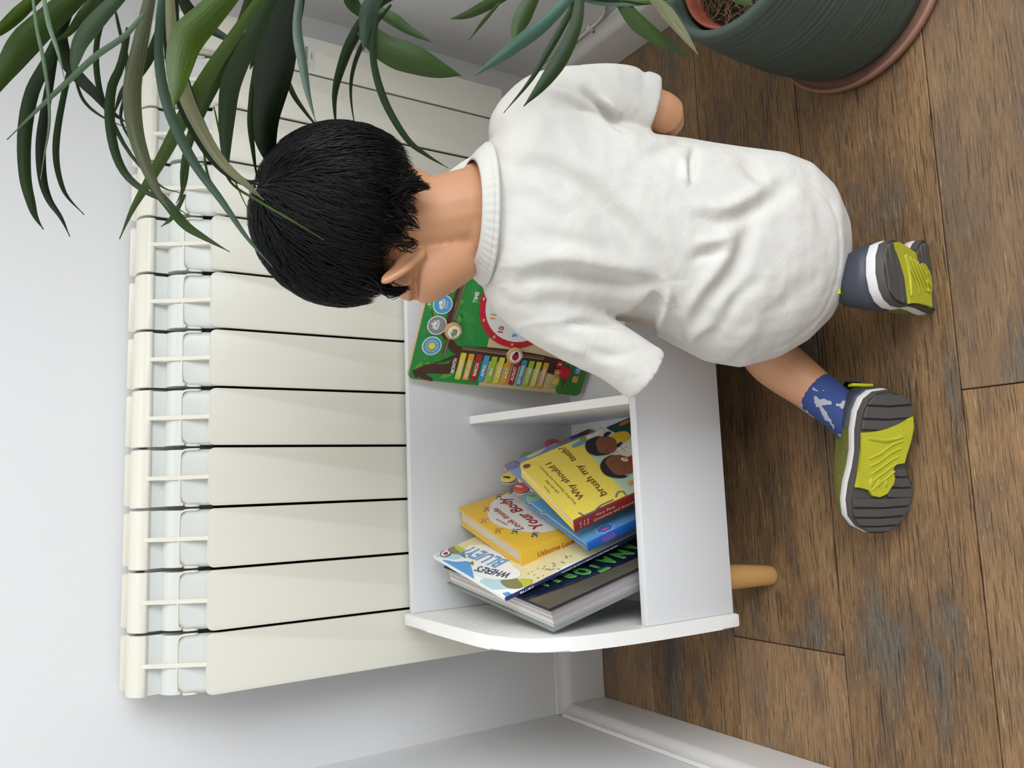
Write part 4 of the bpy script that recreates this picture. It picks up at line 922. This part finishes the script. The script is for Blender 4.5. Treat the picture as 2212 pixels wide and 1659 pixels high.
for s in (-1, 1):
    add_ell(bm, HC + HF * .040 - HU * .056 + HR * s * .036, HR * .028, HF * .032, HU * .032, 14)   # cheeks
    add_ell(bm, HC + HF * .074 - HU * .006 + HR * s * .026, HR * .018, HF * .012, HU * .008, 12)   # brow
add_ell(bm, HC + HF * .090 - HU * .028, HR * .008, HF * .012, HU * .010, 12)      # nose
add_ell(bm, HC + HF * .080 - HU * .018, HR * .006, HF * .012, HU * .016, 12)
add_ell(bm, HC + HF * .080 - HU * .052, HR * .016, HF * .008, HU * .004, 12)      # lips
add_ell(bm, HC + HF * .078 - HU * .058, HR * .013, HF * .008, HU * .004, 12)
jaw = [((880, 590, .812), .026), ((912, 598, .812), .0275), ((950, 580, .822), .0275), ((988, 560, .835), .0255), ((1012, 545, .850), .022)]
for s in (-1, 1):
    L_ = []
    for q, r_ in jaw:
        cw = at(*q) - HC; lr, lf, lu = cw @ HR, cw @ HF, cw @ HU
        if s < 0: L_.append((HC + HR * lr + HF * lf + HU * lu, r_))
        else: L_.append((HC - HR * lr * .70 + HF * (lf + .004) + HU * lu, r_ * .9))
    add_limb(bm, L_, 18)
    add_ell(bm, sum(p for p, _ in L_) / 5 - HR * s * .022 + HF * .006 + HU * .004, HR * .034, HF * .040, HU * .042, 18)
# neck
add_ell(bm, at(1030, 460, .856), (at(1030, 395, .856) - at(1030, 460, .856)) / 65 * 116, nz(ray(1030, 460)) * .050, nz(D_) * .026, 20)
nb = at(1045, 462, .862); nt_ = at(900, 478, .828)
add_limb(bm, [(at(1085, 462, .885), .060), (nb + 0, .054), (at(985, 465, .845), .0455), (nt_, .043), (HC - HU * .02 - HF * .01, .050)])
# trunk under the shirt
rings = [tring(px, yt, yb, d, b, .016, 24) for (px, yt, yb, d, b) in TR[1:-1]]
add_loft(bm, rings)
# arms
SL = at(1135, 630, .872); EL = at(1368, 786, .912); WL = at(1330, 745, .985); KL = at(1300, 728, 1.02)
SR = at(1120, 268, .868); ER = at(1438, 250, .905); WR = at(1260, 330, 1.0); KR = at(1200, 350, 1.03)
add_limb(bm, [(SL, .034), (at(1250, 735, .880), .029), (EL, .0215), (at(1348, 762, .945), .021), (WL, .017)])
add_limb(bm, [(SR, .030), (at(1290, 218, .892), .025), (ER, .0235), (at(1360, 285, .955), .023), (WR, .017)])
def hand(W, K, side):
    d = nz(K - W); lat = nz(np.cross(d, Z)) * side; up = nz(np.cross(lat, d)) * side
    if up @ Z < 0: up = -up
    pc = W + d * .030
    add_ell(bm, pc, d * .030, lat * .025, up * .012, 14)
    for i, (o_, L) in enumerate(((-.018, .034), (-.006, .039), (.006, .037), (.017, .029))):
        r0 = pc + d * .020 + lat * o_; a = r0 + d * L * .5 - up * .002; b = a + (d * .6 - up * .8) * L * .32; c = b + (d * .1 - up) * L * .28
        add_limb(bm, [(r0, .0068), (a, .0062), (b, .0056), (c, .0046)], 8, 3)
    r0 = W + d * .014 - lat * .018; add_limb(bm, [(r0, .0078), (r0 + d * .012 - lat * .012 - up * .003, .0070), (r0 + d * .030 - lat * .012 - up * .010, .0055)], 8, 3)
hand(WL, KL, 1); hand(WR, KR, 1)
# legs: left shin goes out to the left, right one straight back
HKL = at(1640, 640, 1.0); KNL = np.array([.436, -.510, .085]); ANL = np.array([.338, -.588, .052])
add_limb(bm, [(HKL, .060), (np.array([.462, -.535, .15]), .050), (KNL, .038)])
add_limb(bm, [(KNL, .038), (np.array([.405, -.528, .086]), .0350), (np.array([.372, -.556, .068]), .0305), (ANL, .0245), (np.array([.325, -.606, .047]), .020), (np.array([.27, -.616, .040]), .018)])
KNR = np.array([.575, -.515, .060]); ANR = np.array([.484, -.645, .108])
add_limb(bm, [(at(1640, 470, 1.0), .060), (np.array([.575, -.54, .13]), .055), (KNR, .040)])
add_limb(bm, [(KNR, .040), (np.array([.555, -.56, .075]), .036), (np.array([.520, -.60, .092]), .029), (ANR, .0225), (np.array([.483, -.672, .100]), .019), (np.array([.484, -.655, .05]), .017)])
# ears
def ear(s):
    out = HR * s; ec = HC + HF * .010 - HU * .038 + out * .0735
    eb = nz(out * .84 - HF * .54); en = nz(out * .54 + HF * .84); eup = nz(HU * .88 + HF * .02 + out * .48)
    rim = []
    for k in range(14):
        a = math.radians(-75 + 265 * k / 13); low = math.sin(a) < 0
        rim.append((ec + eb * (.0105 + (.0135 if not low else .0090) * math.cos(a)) + eup * ((.0310 if not low else .0230) * math.sin(a)), .0040 if not low else .0048))
    add_limb(bm, rim, 8, 3)
    add_ell(bm, ec + eb * .008 + eup * .005, eb * .0120, eup * .0260, en * .0034, 16)
    add_ell(bm, ec + eb * .007 - eup * .021, eb * .0075, eup * .0080, en * .0045, 12)
    add_ell(bm, ec + eb * .002 - en * .002, eb * .008, eup * .016, en * .007, 12)
ear(-1); ear(1)
body = remesh('body', bm, .0026, 9, M_skin, child)
co = np.empty(len(body.data.vertices) * 3); body.data.vertices.foreach_get('co', co); co = co.reshape(-1, 3)
# eyes, brows and mouth (closed, looking down)
for s in (-1, 1):
    c = HC + HF * .0815 - HU * .014 + HR * s * .028
    lid = [c + HR * s * t_ * .012 + HU * (-.002 - .003 * (1 - t_ * t_)) + HF * (.0015 - .004 * abs(t_) + (-.004 if t_ * 1 > 0 else 0) * abs(t_)) for t_ in np.linspace(-1, 1, 7)]
    tube('eyelashes', lid, .0011, mat('lash_black', '#17120f', .6), child, 6)
    tube('eyebrow', [p + HU * .016 + HF * .003 for p in lid], .0016, MATS['lash_black'], child, 6)
tube('lips', [HC + HF * (.0875 - .010 * t_ * t_) - HU * .0555 + HR * t_ * .014 for t_ in np.linspace(-1, 1, 7)], .0018, mat('lip_pink', '#b9705f', .5), child, 6)

# ---- shirt
bm = bmesh.new()
add_loft(bm, [tring(*r) for r in TR])
add_limb(bm, [(at(1128, 612, .866), .043), (at(1185, 668, .870), .041), (at(1255, 722, .874), .0345), (at(1330, 764, .878), .0315), (at(1396, 811, .884), .0325)], 26, 6, True)
add_limb(bm, [(at(1140, 282, .868), .043), (at(1185, 240, .872), .042), (at(1265, 218, .880), .0375), (at(1340, 216, .888), .0370), (at(1408, 233, .893), .0352)], 26, 6, True)
shirt = remesh('t_shirt', bm, .0032, 9, M_cloth, child)
me = shirt.data; n = len(me.vertices); co = np.empty(n * 3); me.vertices.foreach_get('co', co); co = co.reshape(-1, 3)
no = np.empty(n * 3); me.vertices.foreach_get('normal', no); no = no.reshape(-1, 3)
pxx, pyy, _ = projn(co); facing = -np.einsum('ij,ij->i', no, (co - CAM) / np.linalg.norm(co - CAM, axis=1)[:, None])
facing = np.clip(facing * 2.2, 0, 1)
def crease(pts, width, depth, asym=1.0):
    """gaussian valley (depth<0) or ridge along a line of the cloth; fades toward both ends"""
    P = np.array(smoothpath([np.array(p, float) for p in pts], 40)); best = np.full(n, 1e9); sgn = np.zeros(n); tt = np.zeros(n)
    for i in range(39):
        a, b = P[i], P[i + 1]; ab = b - a; L2_ = ab @ ab
        t_ = np.clip(((pxx - a[0]) * ab[0] + (pyy - a[1]) * ab[1]) / L2_, 0, 1)
        dx = pxx - a[0] - t_ * ab[0]; dy = pyy - a[1] - t_ * ab[1]; d = np.hypot(dx, dy); m_ = d < best
        best[m_] = d[m_]; tt[m_] = ((i + t_) / 39)[m_]; sgn[m_] = np.sign(ab[0] * dy - ab[1] * dx)[m_]
    ww = np.where(sgn > 0, width, width * asym)
    fade = np.sin(np.pi * np.clip(tt * .94 + .03, 0, 1)) ** .5
    return KD * depth * np.exp(-(best / ww) ** 2) * fade
disp = np.zeros(n); KD = 1.5
for c in [([(1105, 352), (1180, 362), (1250, 400), (1330, 468), (1400, 560), (1442, 640)], 24, -.0062, 1.8), ([(1110, 330), (1190, 332), (1280, 375), (1370, 450), (1440, 540), (1480, 640)], 22, .0040, 1.3),
          ([(1110, 612), (1200, 600), (1300, 612), (1380, 618), (1436, 612)], 16, -.0070, 2.0), ([(1120, 575), (1220, 560), (1330, 580), (1440, 598)], 18, .0045, 1.4),
          ([(1436, 606), (1440, 650), (1425, 700), (1428, 740), (1452, 764)], 10, .0062, 1.2), ([(1425, 640), (1405, 670), (1370, 690)], 16, -.010, 1.2), ([(1455, 640), (1460, 700), (1475, 740)], 12, -.0045, 1.4),
          ([(1500, 318), (1498, 350), (1492, 395)], 9, -.0050, 1.0), ([(1478, 345), (1480, 380), (1494, 398)], 10, .0035, 1.0), ([(1512, 470), (1560, 480), (1620, 460), (1680, 425), (1710, 398)], 16, -.0042, 1.3), ([(1495, 445), (1560, 450), (1610, 430), (1680, 380)], 16, .0035, 1),
          ([(1500, 700), (1540, 640), (1590, 590), (1615, 520), (1625, 470)], 16, -.0048, 1.5), ([(1470, 690), (1520, 620), (1560, 560), (1590, 500)], 18, .0040, 1.0), ([(1500, 560), (1530, 548), (1565, 545)], 10, -.0040, 1.2), ([(1500, 525), (1545, 520), (1580, 505)], 12, .0035, 1),
          ([(1530, 740), (1570, 690), (1600, 640), (1650, 600)], 14, -.0030, 1.4), ([(1262, 196), (1290, 225), (1320, 258), (1355, 286)], 12, -.0075, 1.0), ([(1130, 190), (1190, 195), (1250, 215), (1300, 255), (1370, 300)], 12, .0042, 1.0),
          ([(1300, 215), (1320, 228), (1340, 250)], 10, .0050, 1.0), ([(1480, 300), (1440, 320), (1400, 330)], 14, -.003, 1.2), ([(1600, 340), (1640, 380), (1700, 410)], 16, -.0035, 1.3), ([(1740, 380), (1770, 440), (1780, 520)], 16, -.002, 1.2),
          ([(1230, 700), (1290, 696), (1340, 700)], 9, -.006, 1.1), ([(1260, 760), (1300, 770), (1350, 770)], 14, -.003, 1.2), ([(1180, 735), (1240, 755), (1300, 780)], 12, .002, 1.0),
          ([(1090, 420), (1160, 440), (1230, 480)], 18, -.002, 1.3), ([(1150, 500), (1230, 520), (1330, 560)], 20, -.002, 1.3), ([(1640, 720), (1700, 660), (1760, 600)], 18, -.0022, 1.3), ([(1550, 780), (1600, 740), (1660, 700)], 16, .0025, 1.3), ([(1480, 760), (1500, 720), (1540, 700)], 12, .003, 1.2)]:
    disp += crease(*c)
# stitched hem and cuff lines
for c in [([(1645, 775), (1715, 735), (1775, 680), (1808, 600), (1815, 520), (1795, 440), (1750, 385)], 3.2, -.0011), 
          ([(1105, 715), (1140, 700), (1200, 694), (1290, 690), (1345, 690)], 5, .0007), ([(1066, 322), (1080, 400), (1086, 480), (1076, 560), (1050, 620)], 4.0, -.0012)]:
    disp += crease(*c)
from mathutils import noise as mno
amp = np.array([mno.noise(Vector(tuple(p * 15))) + .55 * (.4 - abs(mno.noise(Vector((p[0] * 30, p[1] * 44, p[2] * 44))))) + .35 * mno.noise(Vector(tuple(p * 60))) for p in co])
disp += amp * .0019
co += no * (disp * (facing * .9 + .1))[:, None]
me.vertices.foreach_set('co', co.reshape(-1)); me.update()
# collar: ribbed band standing around the neck
def ringband(name, ra, rb, grow, th, m, parent, n=216):
    """soft band between two torso rings"""
    A = tring(*ra, -grow, n, 2.1); B = tring(*rb, -grow, n, 2.1); V = []; K = 17
    for j in range(K):
        s = j / (K - 1); bulge = th * math.sin(math.pi * s) ** .5
        c0 = sum(A) / n; 
        for k in range(n):
            p = A[k] + (B[k] - A[k]) * s; cc = (sum(A) / n) * (1 - s) + (sum(B) / n) * s; V.append(p + nz(p - cc) * (bulge + (.00045 if (k // 2) % 2 and .15 < s < .9 else 0) - (.0006 if .68 < s < .80 else 0)))
    for j in range(K):
        s = 1 - j / (K - 1)
        for k in range(n):
            p = A[k] + (B[k] - A[k]) * s; cc = (sum(A) / n) * (1 - s) + (sum(B) / n) * s; V.append(p - nz(p - cc) * .002)
    R_n = 2 * K; Fc = [(j * n + k, j * n + (k + 1) % n, ((j + 1) % R_n) * n + (k + 1) % n, ((j + 1) % R_n) * n + k) for j in range(R_n) for k in range(n)]
    return mesh(name, V, Fc, m, parent, True)
ringband('collar', (1014, 350, 572, .838, .050), (1048, 316, 612, .850, .0615), .0025, .0022, M_cloth, shirt)

# ---- hair
M_hair = mat('black_hair', '#040404', .5, spec=.22)
M_hairb = mat('black_hair_cap', '#050404', .8, spec=.1)
def hair_ok(a, b, c):
    """unit coordinates right / forward / up -> scalp with hair?"""
    if b < -.60: lim = -.74
    elif b < -.20: lim = -.74 + (b + .60) / .40 * .20
    elif b < -.08: lim = -.54 + (b + .20) / .12 * .30
    elif b < .26: lim = -.24
    elif b < .40: lim = -.50
    elif b < .54: lim = -.40
    else: lim = -.12
    return c > lim
pole = nz([.05, -.52, .85])
e1 = nz(np.cross(pole, [1, 0, 0])); e2 = np.cross(pole, e1)
def scalp(th, ph): 
    d = math.cos(th) * pole + math.sin(th) * (math.cos(ph) * e1 + math.sin(ph) * e2); return d
def place(d, lift): return HC + HR * d[0] * (HA + lift) + HF * d[1] * (HB + lift) + HU * d[2] * (HCz + lift)
# underlying cap
V = []; Fc = []; NT, NP = 40, 72
lims = []
for k in range(NP):
    ph = 2 * math.pi * k / NP; th = 0
    while th < 2.6 and hair_ok(*scalp(th + .03, ph)): th += .03
    lims.append(th)
V.append(place(pole, .006))
for i in range(1, NT):
    for k in range(NP):
        s = i / (NT - 1); th = lims[k] * s; V.append(place(scalp(th, 2 * math.pi * k / NP), .006 * (1 - .75 * max(0, (s - .7) / .3))))
for k in range(NP): Fc.append((0, 1 + k, 1 + (k + 1) % NP))
for i in range(NT - 2):
    for k in range(NP): Fc.append((1 + i * NP + k, 1 + (i + 1) * NP + k, 1 + (i + 1) * NP + (k + 1) % NP, 1 + i * NP + (k + 1) % NP))
cap = mesh('hair', V, Fc, M_hairb, child, True)
# strands as thin tapered ribbons lying over the cap, one object
SV = []; SF = []
def strand(P, wd):
    b0 = len(SV)
    for i, p in enumerate(P):
        t_ = nz(P[min(i + 1, len(P) - 1)] - P[max(i - 1, 0)]); nn = nz(p - HC); sd = nz(np.cross(t_, nn)); s = i / (len(P) - 1); w_ = wd * (1 - s ** 3 * .9)
        SV.append(p - sd * w_); SV.append(p + nn * w_ * .8); SV.append(p + sd * w_)
    for i in range(len(P) - 1):
        for j in range(2): SF.append((b0 + 3 * i + j, b0 + 3 * i + j + 1, b0 + 3 * i + j + 4, b0 + 3 * i + j + 3))
rs = random.Random(11); cnt = 0
while cnt < 9000:
    ph = rs.uniform(0, 2 * math.pi); k = int(ph / (2 * math.pi) * NP) % NP; lim = lims[k]
    th0 = math.acos(1 - rs.random() * (1 - math.cos(min(lim, 3)))); 
    if th0 > lim - .02: continue
    cnt += 1
    L = rs.uniform(.35, .75); bend = rs.uniform(-.18, .18) + .12 * math.sin(5 * ph); lift0 = rs.uniform(.005, .0085); clump = .10 * math.sin(ph * 23 + rs.uniform(-.3, .3))
    dd = scalp(lim, ph); ext = .06 if dd[1] < -.35 else .02
    P = []
    for i in range(7):
        s = i / 6; th = th0 + L * s; ph2 = ph + (bend * s * s + clump * .3 * s) / max(.25, math.sin(min(th, 2.9)))
        if th > lim + ext: break
        P.append(place(scalp(th, ph2), lift0 + .0030 * math.sin(math.pi * min(1, s * 1.1)) + (.001 if s < 1 else 0)))
    if len(P) > 3: strand(P, rs.uniform(.00025, .0006))
# loose tufts: nape tail, ragged nape ends, in front of the ear, crown flyaways
def tuft(q0, q1, q2, n_, spread, wd=.0006):
    for i in range(n_):
        j = lambda s: np.array([rs.gauss(0, s), rs.gauss(0, s), rs.gauss(0, s)])
        a = at(*q0) + j(spread); b = at(*q1) + j(spread * .7); c = at(*q2) + j(spread * .35)
        strand(smoothpath([a, b, c], 7), wd)
tuft((840, 415, .735), (890, 400, .752), (926, 405, .770), 120, .0045)
tuft((850, 400, .742), (885, 385, .756), (905, 392, .768), 60, .005)
tuft((850, 470, .730), (885, 480, .748), (905, 492, .760), 22, .005)
tuft((850, 520, .733), (885, 525, .750), (902, 528, .762), 22, .005)
tuft((850, 440, .732), (875, 450, .745), (900, 460, .758), 18, .005)
tuft((800, 612, .770), (845, 628, .772), (884, 622, .774), 110, .0040)
for i in range(150):
    ph = rs.uniform(0, 6.28); th = rs.uniform(0, 1.1); d0 = scalp(th, ph); P = [place(d0, .006)]; L = rs.uniform(.12, .4); up_ = rs.uniform(.002, .008)
    for s in (.35, .7, 1): P.append(place(scalp(th + L * s, ph + .3 * s * rs.uniform(-1, 1)), .007 + up_ * s))
    strand(P, .0002)
st = mesh('hair_strands', SV, SF, M_hair, cap, True); st['kind'] = 'stuff'

# ---- socks
M_sock = mat('navy_sock_knit', '#33477e', .9, bump=.5, bscale=500)
_nt = M_sock.node_tree; _n = _nt.nodes.new('ShaderNodeTexNoise'); _n.inputs['Scale'].default_value = 48; _n.inputs['Detail'].default_value = 2
_r = _nt.nodes.new('ShaderNodeValToRGB'); _r.color_ramp.interpolation = 'CONSTANT'; _r.color_ramp.elements[0].color = lin('#33477e'); _r.color_ramp.elements[1].color = lin('#a9a9b0'); _r.color_ramp.elements[1].position = .56
_m = _nt.nodes.new('ShaderNodeMapping'); _m.inputs['Scale'].default_value = (1, 1, .5); _nt.links.new(_nt.nodes['Texture Coordinate'].outputs['Object'], _m.inputs[0]); _nt.links.new(_m.outputs[0], _n.inputs['Vector'])
_nt.links.new(_n.outputs['Fac'], _r.inputs[0]); _nt.links.new(_r.outputs[0], _nt.nodes['Principled BSDF'].inputs['Base Color'])
bm = bmesh.new(); add_limb(bm, [(np.array([.357, -.571, .0615]), .0285), (ANL, .0268), (np.array([.326, -.600, .048]), .0262), (np.array([.318, -.607, .046]), .026)], 22)
sock = fin('sock', bm, M_sock, child, True)
bm = bmesh.new(); add_limb(bm, [(np.array([.497, -.632, .104]), .0245), (ANR, .0235), (np.array([.482, -.668, .100]), .022)], 20)
fin('sock', bm, M_sock, child, True)

# ---- shoes (local: x heel->toe, y toward the upper/outer edge, z into the shoe; sole at z=0)
M_out = mat('outsole_rubber', '#4d4a47', .6, noise=.15, nscale=40); M_yel = mat('outsole_yellow', '#b7b52a', .5, noise=.2, nscale=60); M_mid = mat('midsole_white', '#d8d4d2', .55); M_up = mat('shoe_upper_navy', '#3b3f4a', .5, noise=.15)
M_mesh = mat('shoe_mesh_yellow', '#6d6f2a', .8, noise=.9, nscale=400); M_fluo = mat('heel_fluo_yellow', '#d3df22', .5); M_loop = mat('pull_loop_black', '#17181b', .8)
SO = [(0.0, .0), (.003, .018), (.012, .029), (.028, .0355), (.05, .037), (.075, .0345), (.095, .036), (.115, .0395), (.135, .0405), (.155, .036), (.168, .024), (.175, .008), (.176, -.008), (.170, -.024), (.158, -.036), (.142, -.045), (.125, -.0475), (.112, -.043), (.098, -.033), (.082, -.030), (.06, -.036), (.035, -.039), (.018, -.034), (.006, -.020)]
def shoe(Hl, L, W, flip, curl):
    """Hl: world point of heel end of the sole, L heel->toe, W across, N into the shoe"""
    L = nz(L); W = nz(W - (W @ L) * L); N = np.cross(L, W) * flip
    s = bpy.data.objects.new('shoe', None); COL.objects.link(s); s.location = tuple(Hl); s.empty_display_size = .02; s.parent = child; s.matrix_parent_inverse = parent_world(child).inverted()
    def T(x, y, z):
        b = max(0, x - .105) * curl                       # toe flex
        ca, sa = math.cos(b * 9), math.sin(b * 9)
        xx = min(x, .105); ex = x - xx
        return Hl + L * (xx + ex * ca - z * sa * (1 if ex > 0 else 0)) + W * y + N * (ex * sa + z * (ca if ex > 0 else 1))
    def loft(name, prof, outline, m, zfun=None, bev=0, grow=None):
        rings = []
        for (z, g) in prof:
            cx = .088; rings.append([T(cx + (x - cx) * (1 + g * .5), y * (1 + g), z + (zfun(x) if zfun else 0)) for x, y in outline])
        bm = bmesh.new(); add_loft(bm, rings); o = fin(name, bm, m, s, True); return o
    SOd = []
    for i in range(len(SO)):
        a, b = np.array(SO[i]), np.array(SO[(i + 1) % len(SO)]); SOd += [tuple(a), tuple(.5 * (a + b))]
    loft('outsole', [(.0012, -.04), (0.0, -.02), (.003, .0), (.009, .0)], SOd, M_out)
    loft('midsole', [(.009, .005), (.012, .03), (.019, .02), (.021, -.02)], SOd, M_mid)
    # tread ridges (grooves between raised bars)
    bars = []
    def inside(x, side):
        ys = [y for (xx, y) in [(np.interp(x, [0, .003, .012, .028, .05, .075, .095, .115, .135, .155, .168, .175], [0, .018, .029, .0355, .037, .0345, .036, .0395, .0405, .036, .024, .008]), 0)] for y in [xx]]
        yo = float(np.interp(x, [0, .003, .012, .028, .05, .075, .095, .115, .135, .155, .168, .175], [0, .018, .029, .0355, .037, .0345, .036, .0395, .0405, .036, .024, .008]))
        yi = -float(np.interp(x, [0, .006, .018, .035, .06, .082, .098, .112, .125, .142, .158, .170, .176], [0, .020, .034, .039, .036, .030, .033, .043, .0475, .045, .036, .024, .008]))
        return yi, yo
    def slab(name, pts, h0, m, bev=.0008):
        bm = bmesh.new(); a = [bm.verts.new(tuple(T(x, y, .0015))) for x, y in pts]; b = [bm.verts.new(tuple(T(x, y, -h0))) for x, y in pts]
        bm.faces.new(a); bm.faces.new(b[::-1]); k = len(pts)
        for i in range(k): bm.faces.new((a[i], a[(i + 1) % k], b[(i + 1) % k], b[i]))
        return fin(name, bm, m, s, True, bev, 1)
    def bar(x0, x1, slope, ylo=None, yhi=None):
        pts = []
        for x in (x0, x1):
            yi, yo = inside(x, 0)
        lo0, hi0 = inside(x0, 0); lo1, hi1 = inside(x1, 0)
        lo0, hi0, lo1, hi1 = lo0 * .93, hi0 * .93, lo1 * .93, hi1 * .93
        if ylo is not None: lo0 = max(lo0, ylo); lo1 = max(lo1, ylo)
        if yhi is not None: hi0 = min(hi0, yhi); hi1 = min(hi1, yhi)
        if lo0 > hi0 or lo1 > hi1: return
        slab('tread', [(x0 + slope * lo0, lo0), (x0, 0.5 * (lo0 + hi0)), (x0 + slope * hi0 * 0, hi0), (x1, hi1), (x1, .5 * (lo1 + hi1)), (x1 + slope * lo1, lo1)], .0022, M_out)
    for a, b in ((.006, .018), (.0205, .034), (.0365, .0475)): bar(a, b, .08)
    for a, b in ((.132, .142), (.1445, .154), (.1565, .165), (.1672, .1725)): bar(a, b, .05)
    bar(.095, .104, 0, None, -.016); bar(.1065, .117, 0, None, -.012); bar(.1195, .130, 0, None, -.010)
    slab('sole_insert', [(.052, .0345), (.050, .015), (.046, 0), (.040, -.015), (.030, -.034), (.045, -.0365), (.062, -.0335), (.078, -.0285), (.088, -.0285), (.089, -.014), (.097, -.012), (.106, -.017), (.113, -.016), (.118, -.011), (.126, -.008), (.130, .002), (.128, .013), (.120, .018), (.118, .026), (.118, .0365), (.10, .034), (.075, .032)], .0030, M_yel)
    # moulded rib bones on the insert
    bm = bmesh.new()
    for i in range(5):
        x0_ = .060 + i * .0095; pts_ = [T(x0_, -.022 + i * .002, -.0030), T(x0_ + .006, -.006, -.0036), T(x0_ + .016, .008, -.0036), T(x0_ + .022, .021 - i * .002, -.0030)]
        add_limb(bm, [(p, .0014) for p in pts_], 6, 4)
    add_limb(bm, [(T(.055, -.020, -.003), .0022), (T(.060, .0, -.003), .0024), (T(.058, .024, -.003), .0018)], 6, 4)
    for yy in (-.004, .006, .016): add_ell(bm, T(.112, yy, -.003), (T(.118, yy, -.003) - T(.112, yy, -.003)), W * .0035, N * .0016, 8)
    fin('insert_ribs', bm, M_yel, s, True)
    # upper
    rings = []
    for (z, g, x0_, x1_) in ((.019, .0, 0, .176), (.030, -.02, .001, .172), (.040, -.10, .003, .160), (.050, -.22, .005, .135), (.058, -.34, .006, .105), (.064, -.42, .007, .082)):
        rings.append([T(x0_ + (x / .176) * (x1_ - x0_), y * (1 + g), z) for x, y in SOd])
    bm = bmesh.new(); add_loft(bm, rings); fin('upper', bm, M_mesh, s, True)
    # navy heel counter shell
    rings = []
    cnt_ = [(x, y) for (x, y) in SOd if x < .062]
    hs = sorted([p for p in cnt_ if p[1] >= 0], key=lambda p: -p[0]) + sorted([p for p in cnt_ if p[1] < 0], key=lambda p: p[0])
    V = []; rows_ = ((.0195, 1.045, -.0015), (.030, 1.035, -.0018), (.042, .95, -.0005), (.054, .82, .0012), (.062, .72, .0030)); k = len(hs)
    for (z, g, dx) in rows_:
        for (x, y) in hs: V.append(T(x * (1 - .002 * (z - .02) * 100 * 0) + dx, y * g, z))
    for (z, g, dx) in rows_[::-1]:
        for (x, y) in hs: V.append(T(x + dx + .003, y * g * .93, z))
    Rn = len(rows_) * 2; Fc = [(j * k + i, j * k + i + 1, ((j + 1) % Rn) * k + i + 1, ((j + 1) % Rn) * k + i) for j in range(Rn) for i in range(k - 1)]
    o = mesh('heel_counter', V, Fc, M_up, s, True)
    # fluorescent heel tab and pull loop
    bm = bmesh.new(); q = [T(-.0035, -.015, .050), T(-.0035, .015, .050), T(-.001, .014, .061), T(-.001, -.014, .061)]; q2 = [p + L * .004 for p in q]
    vs = [bm.verts.new(tuple(p)) for p in q + q2]
    for f in ((0, 1, 2, 3), (7, 6, 5, 4), (0, 4, 5, 1), (1, 5, 6, 2), (2, 6, 7, 3), (3, 7, 4, 0)): bm.faces.new([vs[i] for i in f])
    fin('heel_tab', bm, M_fluo, s, True, .001, 2)
    loop = smoothpath([T(-.001, 0, .060), T(-.004, 0, .070), T(-.001, 0, .079), T(.006, 0, .079), T(.008, 0, .068)], 14); V = []
    for p in loop:
        for yy in (-.0075, .0075): V.append(p + W * yy)
    for p in loop:
        for yy in (-.0075, .0075): V.append(p + W * yy + L * .0016)
    m_ = len(loop) * 2; Fc = []
    for i in range(len(loop) - 1):
        a = 2 * i; Fc += [(a, a + 1, a + 3, a + 2), (m_ + a + 2, m_ + a + 3, m_ + a + 1, m_ + a), (a, a + 2, m_ + a + 2, m_ + a), (a + 1, m_ + a + 1, m_ + a + 3, a + 3)]
    mesh('pull_loop', V, Fc, M_loop, s, False)
    return s
# left shoe: toes pointing left, sole facing the camera
shoe(np.array([.349, -.664, .049]), np.array([-.170, .040, -.007]), np.array([0.02, .33, .94]), 1, 0)
shoe(np.array([.470, -.725, .135]), np.array([.014, .026, -.16]), np.array([-.90, -.05, .36]), 1, .3)
